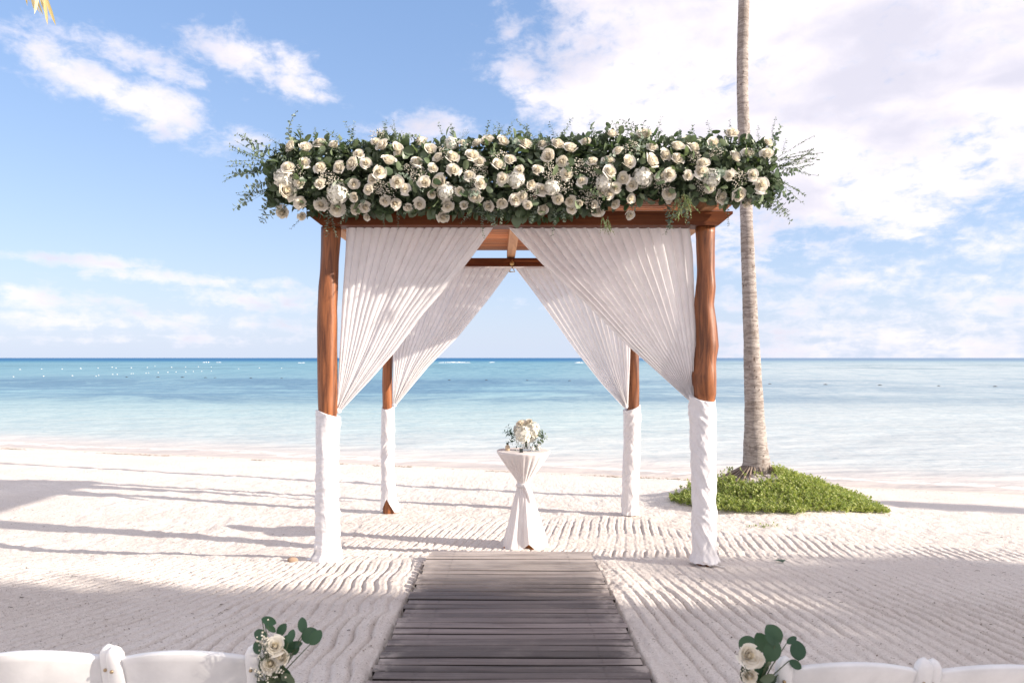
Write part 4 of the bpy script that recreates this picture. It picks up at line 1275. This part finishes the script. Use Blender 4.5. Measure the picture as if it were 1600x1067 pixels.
def palm_trunk(parent, rows, parent_loc, n=20):
    zz = np.array([r[0] for r in rows]); xx = np.array([r[1] for r in rows]); yy = np.array([r[2] for r in rows]); rd = np.array([r[3] for r in rows])
    zsmp = np.arange(zz[0], zz[-1], .035)
    vs = []
    for i, z in enumerate(zsmp):
        x, y, r = np.interp(z, zz, xx), np.interp(z, zz, yy), np.interp(z, zz, rd)
        ringy = 1 + .035 * ((z * 9.5 + .3 * math.sin(z * 3)) % 1.0) 
        for j in range(n):
            a = 2 * math.pi * j / n
            nz = float(fbm(np.array([math.cos(a) * 1.5 + 3]), np.array([math.sin(a) * 1.5 + z * 3.5]), 7, 3)[0])
            q = r * ringy * (1 + .14 * nz)
            vs.append((x + q * math.cos(a) - parent_loc[0], y + q * math.sin(a) - parent_loc[1], z - parent_loc[2]))
    m_ = len(zsmp)
    fs = [(i * n + j, i * n + (j + 1) % n, (i + 1) * n + (j + 1) % n, (i + 1) * n + j) for i in range(m_ - 1) for j in range(n)]
    mb = MB(); mb.add(vs, fs)
    return mb.build('trunk', M['bark'], parent)

PD = 10.0
rows = []
for py, xc, wpx in [(752, 1182, 62), (735, 1182, 50), (722, 1182, 45), (700, 1181, 40), (660, 1179, 33), (600, 1177, 29), (540, 1174.5, 26), (480, 1172, 24), (400, 1168.5, 22), (330, 1166, 20.5), (260, 1164, 20), (200, 1162, 19.5), (140, 1160, 19), (100, 1160, 19), (50, 1161, 18.5), (0, 1162.5, 18), (-150, 1168, 17), (-380, 1180, 16)]:
    p = at(xc, py, PD)
    rows.append((p.z, p.x, PD, wpx / 2 / FPX * PD * .91))
pz0 = zs(rows[1][1], PD)
palm = empty('palm_tree', (rows[1][1], PD, pz0), 'tall palm with a slender grey ringed trunk on the green mound', 'palm tree')
palm_trunk(palm, rows, palm.location)
palm_crown(palm, Vector((rows[-1][1], PD, rows[-1][0] - .1)) - palm.location, 20, 3.0, 5, M['palmleaf'])
# roots spreading at the foot
mb = MB(); random.seed(31)
for i in range(34):
    a = random.uniform(0, 6.28) if i > 16 else random.uniform(2.9, 4.0)
    L = random.uniform(.15, .42) if i > 16 else random.uniform(.3, .62)
    pts = []
    for j in range(6):
        t = j / 5
        r_ = .17 + L * t
        x_, y_ = palm.location.x + r_ * math.cos(a + .2 * t), PD + r_ * math.sin(a + .2 * t)
        pts.append((x_ - palm.location.x, y_ - PD, max(float(base_height(np.array([x_]), np.array([y_]))[0]), zs(x_, y_)) + .004 + .075 * (1 - t) ** 3 - pz0))
    mb.tube(pts, [.016 - .002 * j for j in range(6)], 5)
mb.build('roots', M['root'], palm)

# palm off to the left whose yellow frond tip hangs into the top corner
PL = (-7.2, 4.6)
pl = empty('palm_tree', (PL[0], PL[1], zs(*PL)), 'palm standing off the walkway side with a yellow frond hanging at the top corner', 'palm tree')
palm_trunk(pl, [(zs(*PL) - .2, PL[0] - .3, PL[1], .2), (1.5, PL[0] - .2, PL[1], .13), (4.0, PL[0], PL[1], .11), (6.0, PL[0] + .05, PL[1], .10)], pl.location, 14)
palm_crown(pl, Vector((.05, 0, 6.0 - pl.location.z)), 15, 2.6, 8, M['palmleaf'], 1.0, lambda a: abs((a + math.pi) % (2 * math.pi) - math.pi) < .9)
mb = MB(); random.seed(37)
s0 = Vector((PL[0] + .1, PL[1], 6.0)); 
tip = at(70, -10, 5.0)
pts = []
for i in range(15):
    t = i / 14
    p = s0.lerp(tip, t); p.z += 0.50 * math.sin(math.pi * t) * (1 - .25 * t)
    pts.append(p)
mb.tube([p - Vector(pl.location) for p in pts], [.025 * (1 - i / 15) + .003 for i in range(15)], 5)
for i in range(78):
    t = .15 + .85 * i / 77
    q = t * 14; j = min(13, int(q)); b = pts[j].lerp(pts[j + 1], q - j); ax = (pts[j + 1] - pts[j]).normalized()
    for sg in (-1, 1):
        dr = Vector((0, 1, 0)) * sg * .35 + ax * .35 + Vector((random.gauss(0, .12), random.gauss(0, .12), -1))
        l_ = .40 * (1 - .60 * t) * random.uniform(.75, 1.15) + .05
        add_leaf(mb, b - Vector(pl.location), dr, Vector((0, -1, .2)) + rv(.3), l_, .022, 0, .1)
mb.build('yellow_frond', M['palmyellow'], pl)

# broad trees behind the photographer: they shade the foreground sand
def shade_tree(gx, gd, height_, rx, rz, nl, seed, label):
    t = height_ / math.tan(SUN_EL)
    c = Vector((gx + SUN_H.x * t, gd + SUN_H.y * t, height_))
    g = zs(c.x, c.y)
    o = empty('broadleaf_tree', (c.x, c.y, g), label, 'tree', 'shade trees behind the seating')
    rr = random.Random(seed)
    mb = MB()
    base = Vector((0, 0, 0))
    mb.tube([(0, 0, -.3), (.1, .05, height_ * .3), (-.05, .1, height_ * .62), (0, 0, height_ - g)], [.24, .19, .15, .06], 12)
    clumps = []
    for i in range(26):
        v = Vector((rr.gauss(0, 1), rr.gauss(0, 1), rr.gauss(0, 1))).normalized() * rr.uniform(.2, .78)
        cc = Vector((v.x * rx, v.y * rx, height_ - g + v.z * rz))
        clumps.append((cc, rr.uniform(.32, .5)))
        mb.tube([(0, 0, height_ * .58), tuple(Vector((0, 0, height_ * .62)).lerp(cc, .5) + Vector((0, 0, .1))), tuple(cc)], [.07, .04, .015], 6)
    mb.build('trunk', M['treebark'], o)
    mb = MB()
    for i in range(nl):
        cc, cr = rr.choice(clumps)
        v = Vector((rr.gauss(0, 1), rr.gauss(0, 1), rr.gauss(0, 1)))
        v = v.normalized() * rr.random() ** .45
        p = cc + Vector((v.x * rx * cr, v.y * rx * cr, v.z * rz * cr))
        L = rr.uniform(.16, .30)
        add_leaf(mb, p, Vector((rr.gauss(0, 1), rr.gauss(0, 1), rr.gauss(-.2, .6))), Vector((rr.gauss(0, .5), rr.gauss(0, .5), 1)), L, L * .62, 0)
    f = mb.build('crown', M['treeleaf'], o)
shade_tree(-1.8, 3.70, 7.5, 1.72, 1.25, 5200, 1, 'broadleaf tree outside the view shading the sand by the left chairs')
shade_tree(3.2, 2.85, 7.0, 1.5, 1.5, 5600, 2, 'broadleaf tree outside the view shading the lower walkway')
shade_tree(5.3, 5.10, 8.5, 1.05, 1.8, 6000, 3, 'broadleaf tree outside the view shading the sand right of the canopy')
shade_tree(5.7, 4.00, 7.5, 1.25, 1.6, 6400, 6, 'broadleaf tree outside the view shading the sand in the near corner')
shade_tree(-0.2, 0.9, 6.0, 0.75, 1.0, 1800, 4, 'slim broadleaf tree outside the view behind the seating')
shade_tree(6.9, 9.75, 8.0, .40, .8, 900, 5, 'small broadleaf tree outside the view beyond the mound')

# ------------------------------------------------------------------ creeper on the mound
random.seed(41)
mb = MB()
cnt = 0
while cnt < 4200:
    x = random.uniform(1.75, 4.75); d = random.uniform(8.4, 11.2)
    fx = (x - 3.15) / (1.52 if x > 3.15 else 1.12); fy = (d - 9.58) / (1.02 if d < 9.65 else 1.25)
    q = fx * fx + fy * fy + .85 * float(fbm(np.array([x * 2.6]), np.array([d * 2.2]), 3, 3)[0])
    if q > 1: continue
    bare = ((x - (palm.location.x - .12)) / .30) ** 2 + ((d - 9.66) / .26) ** 2
    if bare < 1 and random.random() < .93: continue
    if (x - palm.location.x) ** 2 + (d - PD) ** 2 < .06: continue
    if d > 9.72 and x < palm.location.x + .10 and random.random() < .96: continue
    cnt += 1
    z = zs(x, d)
    H = (.040 + .085 * random.random() * (1 - q * .65)) * (.75 + 1.1 * max(0, float(fbm(np.array([x * 4]), np.array([d * 4]), 13, 2)[0]) + .25))
    lean = Vector((random.gauss(0, .35), random.gauss(-.1, .35), 1))
    tip_ = Vector((x, d, z)) + lean * H
    for j in range(9):
        t = .25 + .75 * j / 8
        b = Vector((x, d, z)).lerp(tip_, t)
        a = j * 2.4 + x * 50
        dr = Vector((math.cos(a), math.sin(a), .55 + .6 * t))
        add_leaf(mb, b, dr, Vector((0, 0, 1)) + rv(.3), random.uniform(.024, .044), random.uniform(.012, .021), 0, .1)
for i in range(45):     # stray runners in front of the mound
    x, d = 2.75 + random.gauss(0, .09), 8.05 + random.gauss(0, .06)
    add_leaf(mb, (x, d, zs(x, d) + .005), rv() + Vector((0, 0, .8)), (0, 0, 1), .03, .014, 0, .1)
tag(mb.build('creeper_cover', M['cover'], None, False), 'bright green creeping plants covering the sand mound at the palm foot', 'ground cover', None, 'stuff')

# ------------------------------------------------------------------ chairs
def chair():
    """folding chair, seen from behind: origin on the sand, back towards -Y (the camera)"""
    root = empty('folding_chair', (0, 0, 0))
    Wd = .178                               # half width between post centres
    seat_z = .44
    for sx in (-1, 1):                      # long member: front foot up to the top of the back
        x = sx * Wd
        mb = MB()
        pts = [(.19, 0), (.10, .22), (.0, .44), (-.075, .62), (-.105, .74), (-.111, .765), (-.113, .779), (-.113, .786)]
        w_ = [.022, .022, .022, .023, .024, .022, .014, .003]
        dp = [.013, .013, .013, .014, .014, .013, .009, .002]
        nseg = 12
        vs = []
        for (yy_, zz_), ww, dd in zip(pts, w_, dp):
            for j in range(nseg):
                a = 2 * math.pi * j / nseg
                ca, sa = math.cos(a), math.sin(a)
                vs.append((x + ww * math.copysign(abs(ca) ** .6, ca) * .9, yy_ + dd * math.copysign(abs(sa) ** .6, sa) * 1.3, zz_))
        fs = [(i * nseg + j, i * nseg + (j + 1) % nseg, (i + 1) * nseg + (j + 1) % nseg, (i + 1) * nseg + j) for i in range(len(pts) - 1) for j in range(nseg)]
        fs.append(tuple((len(pts) - 1) * nseg + j for j in range(nseg)))
        mb.add(vs, fs)
        lg_ = mb.build('back_post', M['chair'], root)
        mb = MB(); mb.lathe([(.0048, 0), (.0045, .002), (0, .003)], 10)
        s_ = mb.build('screw', M['screw'], lg_)
        s_.location = (x - .004, -.1205, .722); s_.rotation_euler = (R(90), 0, 0)
        mb = MB()
        mb.tube([(x * .82, -.20, 0), (x * .82, -.07, .24), (x * .82, .06, .42)], .016, 8)
        mb.build('rear_leg', M['chair'], root)
    # back panel: curved slab with an arched top
    mb = MB()
    nx, nz = 24, 8
    hw = Wd - .017
    def pan(u, v, side):
        x = u * hw
        top = .752 + .030 * (1 - abs(u) ** 2.0)
        z = .565 + (top - .565) * v
        y = -.030 - .075 * (z - .52) / .24 - .028 * (1 - u * u) 
        rim = .005 * sst(np.array([v]), .80, 1.0)[0]
        th = .008 + rim
        return (x, y - 0.004 + side * th, z)
    vs = [pan(-1 + 2 * i / nx, j / nz, s_) for s_ in (-1, 1) for j in range(nz + 1) for i in range(nx + 1)]
    n1_ = (nx + 1) * (nz + 1)
    fs = []
    for j in range(nz):
        for i in range(nx):
            a = j * (nx + 1) + i
            fs.append((a, a + 1, a + nx + 2, a + nx + 1)); fs.append((n1_ + a, n1_ + a + nx + 1, n1_ + a + nx + 2, n1_ + a + 1))
    for i in range(nx):
        a = nz * (nx + 1) + i
        fs.append((a, a + 1, n1_ + a + 1, n1_ + a)); fs.append((i, n1_ + i, n1_ + i + 1, i + 1))
    for j in range(nz):
        a = j * (nx + 1); b = a + nx
        fs.append((a, a + nx + 1, n1_ + a + nx + 1, n1_ + a)); fs.append((b, n1_ + b, n1_ + b + nx + 1, b + nx + 1))
    mb.add(vs, fs)
    bp = mb.build('backrest', M['chair'], root)
    bp.modifiers.new('bevel', 'BEVEL').width = .004
    mb = MB(); mb.box(-Wd + .02, Wd - .02, -.16, .20, seat_z - .02, seat_z + .012)
    st_ = mb.build('seat', M['chair'], root, False); bv = st_.modifiers.new('bevel', 'BEVEL'); bv.width = .012; bv.segments = 3
    mb = MB(); mb.tube([(-Wd * .82, -.135, .12), (Wd * .82, -.135, .12)], .009, 8); mb.build('stretcher', M['chair'], root)
    return root
def copy_tree(o, parent=None):
    c = o.copy(); col.objects.link(c)
    if parent is not None:
        c.parent = parent
    for ch in list(o.children):
        copy_tree(ch, c)
    return c
ch0 = chair()
for i, (px, dd, rz, dz, lb) in enumerate([
        (287, 2.06, 0.02, 0, 'sunlit white folding chair with a rose posy at its aisle end'),
        (58, 2.06, 0.04, 0, 'sunlit white folding chair without flowers, beside the sunlit posy chair'),
        (1336, 2.06, -.03, -.030, 'shaded white folding chair with a leafy rose posy at its aisle end'),
        (1566, 2.07, -.02, -.040, 'shaded white folding chair without flowers, in the corner of the view')]):
    c = ch0 if i == 0 else copy_tree(ch0)
    x = (px - 800) / FPX * (dd - .11)
    c.location = (x, dd, 0.075 + dz)
    c.rotation_euler = (0, 0, rz)
    tag(c, lb, 'chair', 'white folding chairs lining the aisle')

# posies tied to the aisle-end chairs
def posy(name, loc, label, leaves, rs, ox, oy, sc, d, buds, seed):
    random.seed(seed)
    o = empty(name, loc, label, 'posy', 'rose posies on the aisle chairs')
    root = Vector(loc)
    for x, y, w_, h_, rot in leaves:
        dd = d + random.uniform(-.03, .03)
        c = at(ox + x / sc, oy + y / sc, dd)
        L = max(w_, h_) / sc / FPX * dd; W_ = min(w_, h_) / sc / FPX * dd * 1.05
        a = R(rot)
        dr = Vector((math.sin(a), random.uniform(-.25, .25), math.cos(a)))
        nr = Vector((random.gauss(0, .2), -1, random.uniform(.1, .6)))
        mb = MB()
        b = c - dr.normalized() * L * .5
        add_leaf(mb, b - root, dr, nr, L, W_, 0, .07, 0, True)
        lf = mb.build('leaf', M['bigleaf'], o)
        md = lf.modifiers.new('smooth', 'SUBSURF'); md.levels = 2; md.render_levels = 2
        mb = MB()
        mb.tube([b - root, (b - root).lerp(Vector((0, 0, -.04)), .5) + Vector((0, .01, -.005)), Vector((0, .01, -.05))], [.0012, .0016, .002], 5)
        mb.build('leaf_stem', M['stem'], o)
    for x, y, w_, fz in rs:
        c = at(ox + x / sc, oy + y / sc, d - .03)
        put('white_rose', rose_mesh(90 + int(x), .058, .45), c, (random.gauss(0, .25), -.8, fz), w_ / 2 / sc / FPX * d / .058 * 1.08, o)
    mb = MB()
    for x, y, sx, sy, n in buds:
        for i in range(n):
            c = at(ox + (x + random.gauss(0, sx)) / sc, oy + (y + random.gauss(0, sy)) / sc, d - .045 + random.gauss(0, .015)) - root
            s_ = random.uniform(.0016, .0028)
            mb.lathe([(0, -s_), (s_ * .8, -s_ * .6), (s_, 0), (s_ * .8, s_ * .6), (0, s_)], 7, c)
            mb.tube([c, c.lerp(Vector((0, 0, -.05)), .45)], .0005, 3, 1, False)
    bo = mb.build('baby_breath', [M['breath'], M['stem']], o)
    mb = MB()
    for i in range(26):
        c = Vector((random.gauss(0, .018), random.gauss(.0, .012), random.uniform(-.12, .01)))
        add_leaf(mb, c, rv() + Vector((0, -.3, .2)), Vector((0, -1, .3)) + rv(.4), .045, .026, 0)
    mb.build('foliage', M['leafdark'], o)
    mb = MB(); mb.tube([(0, 0, -.02), (0.004, .005, -.12), (-.004, .01, -.20)], [.014, .012, .016], 10); mb.build('stems', M['stem'], o)
    return o
p = at(424, 1040, 1.93)
posy('rose_posy', p, 'posy with two white roses and pale buds in sun on the chair end',
     [(455, 180, 215, 130, 110), (480, 280, 210, 90, 135), (635, 310, 200, 150, 30), (330, 375, 230, 160, -80), (935, 240, 215, 140, -8), (1030, 385, 260, 230, 60), (1120, 420, 240, 170, 40), (720, 520, 260, 210, -10), (770, 400, 190, 120, 20), (830, 520, 200, 110, 80), (645, 990, 330, 270, -30), (290, 560, 190, 130, -20), (840, 600, 150, 90, 30)],
     [(545, 540, 240, .7), (480, 790, 260, .35), (650, 690, 220, .2)], 370, 950, 9.12, 1.93,
     [(400, 560, 60, 120, 26), (330, 450, 60, 40, 10), (300, 900, 70, 60, 14), (560, 900, 70, 50, 16), (420, 980, 90, 50, 16)], 51)
p = at(1186, 1052, 1.93)
posy('rose_posy', p, 'posy with drooping white roses under large round leaves in shade on the chair end',
     [(260, 425, 260, 190, 60), (690, 300, 310, 270, -40), (500, 440, 310, 280, -20), (640, 380, 240, 120, -35), (665, 570, 360, 280, 20), (970, 395, 200, 110, 65), (1065, 560, 290, 250, 0), (1030, 775, 220, 140, 120), (480, 900, 320, 180, 0), (560, 800, 200, 120, 10)],
     [(300, 640, 320, .35), (400, 700, 250, .1), (310, 950, 230, -.2)], 1140, 960, 9.97, 1.93,
     [(180, 900, 40, 90, 8)], 52)

# ------------------------------------------------------------------ floats on the water
def float_mesh(mat, sc, flat=.6):
    mb = MB(); mb.lathe([(0, -.5 * flat), (.6, -.45 * flat), (.95, -.1 * flat), (1, .1 * flat), (.8, .5 * flat), (.4, .75 * flat), (.18, .85 * flat), (.15, 1.1 * flat), (0, 1.12 * flat)], 12)
    mb.v = [(x * sc, y * sc, z * sc) for x, y, z in mb.v]
    return mb.mesh('buoy', mat)
fw, fdk = float_mesh(M['buoyw'], .13), float_mesh(M['buoyd'], .13, .45)
random.seed(61)
near_row = [(21, 588.7), (68, 588), (113, 587.2), (150, 588), (154, 586.8), (176, 585.2), (183, 585.2), (205, 584), (208, 583.8), (228, 583.2), (232, 582.7), (247, 582.3), (262, 581.8), (275, 581.4), (290, 581), (302, 580.6), (315, 580.2), (330, 579.8)]
far_row = [(31, 577.5), (65, 576.6), (97, 576.6), (126, 576), (153, 575.3), (175, 574), (181, 575), (205, 574.7), (230, 574.3), (242, 572.4), (268, 574), (290, 573.7), (310, 573), (330, 573.6), (373, 576.2), (405, 575), (440, 575.4)]
amb_row = [(198, 589.2), (247, 589.4), (285, 589.6), (321, 590.2), (336, 590.3), (392, 590.8), (440, 591)]
for rowp, me_, lb, gr, f in [(near_row, fw, 'white swim-line buoy floating in the nearer row on the turquoise water', 'white buoys in the nearer row', 1.0),
                          (far_row, fw, 'tiny white buoy floating in the outer row towards the horizon', 'white buoys in the outer row', 1.25),
                          (amb_row, fdk, 'dark-topped float on the edge of the seagrass beyond the white buoys', 'dark floats by the seagrass edge', .9),
                          ([(1203, 600), (1290, 601), (1375, 602), (1467, 603), (1555, 604)], fdk, 'dark float in the even row on the pale water behind the palm', 'dark floats in the row behind the palm', 1.0),
                          ([(702, 594), (760, 594), (824, 594.4), (890, 595)], fdk, 'dark float in the row seen between the curtains', 'dark floats seen between the curtains', .8)]:
    for px, py in rowp:
        d = 2.205 * FPX / (py - 559)
        o = link('buoy', me_)
        o.location = ((px - 800) / FPX * d, d, SEA + .01)
        s_ = (.68 if me_ is fw else 1) * f * random.uniform(.8, 1.2) * (d / 88 if me_ is fw else d / 72) ** .5
        o.scale = (s_ * (1 if me_ is fw else 1.5), s_, s_)
        tag(o, lb, 'buoy', gr)

# ------------------------------------------------------------------ small things on the sand
mb = MB(); random.seed(71)
st = []
for i, t in enumerate(np.linspace(0, 1, 7)):
    st.append((.05 * (t - .5), 0, .004 * math.sin(5 * t)))
mb.tube(st, [.012, .019, .021, .020, .021, .018, .010], 9)
o = mb.build('driftwood', M['stone']); o.location = at(458, 876, 5.92); o.location.z = zs(o.location.x, o.location.y) + .014; o.rotation_euler = (.2, 0, .25); o.scale = (1.5, 1.4, 1.3)
tag(o, 'stubby piece of brown driftwood lying by the straighter post', 'driftwood')
mb = MB()
for j in range(5):
    add_leaf(mb, (0, 0, .006), Vector((math.cos(.4 * j - 1), math.sin(.4 * j - 1), .25)), (0, 0, 1), .075, .022, 0, .1)
o = mb.build('fallen_leaf', M['bigleaf']); x, d = at(1223, 874, 6.05).x, 6.05; o.location = (x, d, zs(x, d)); o.rotation_euler = (0, 0, 2.0)
tag(o, 'dark green fallen leaf sprig on the raked sand past the gnarled post', 'leaf')
mb = MB(); random.seed(73)
for i in range(420):
    d = random.uniform(2.9, 9.0) ** 1.0; x = random.uniform(-.72, .72) * d
    if abs(x) < .72 and d < 6.15: continue
    z = zs(x, d) + .003
    L = random.choice([.006, .008, .010, .014, .022, .035]) * random.uniform(.7, 1.3)
    a = random.uniform(0, 6.28)
    if L > .02:
        mb.tube([(x, d, z), (x + .5 * L * math.cos(a), d + .5 * L * math.sin(a), z + .004), (x + L * math.cos(a + .5), d + L * math.sin(a + .5), z)], .0014, 4)
    else:
        add_leaf(mb, (x, d, z + .001), Vector((math.cos(a), math.sin(a), .3)), (0, 0, 1), L * 1.4, L * .8, 0, .2)
tag(mb.build('leaf_litter', M['litterbit']), 'dark leaf crumbs and twigs scattered over the sand', None, None, 'stuff')
mb = MB(); random.seed(79)
for i in range(2600):
    x = random.uniform(-13, 10)
    line = -0.55 + .5 * float(fbm(np.array([x * .35]), np.array([0.0]), 81, 3)[0])
    if float(fbm(np.array([x * 1.1]), np.array([3.0]), 83, 2)[0]) < .02 and random.random() < .93: continue
    sd_ = line + random.gauss(0, .07)
    d = 14.77 - .31 * x + 1.047 * sd_
    z = zs(x, d) + .004
    a = random.uniform(0, 6.28); L = random.uniform(.02, .06)
    add_leaf(mb, (x, d, z), Vector((math.cos(a), math.sin(a), .2)), (0, 0, 1), L, L * .35, 0, .2)
tag(mb.build('seaweed_line', M['weed']), 'broken line of dry brown seaweed along the tide mark', None, None, 'stuff')
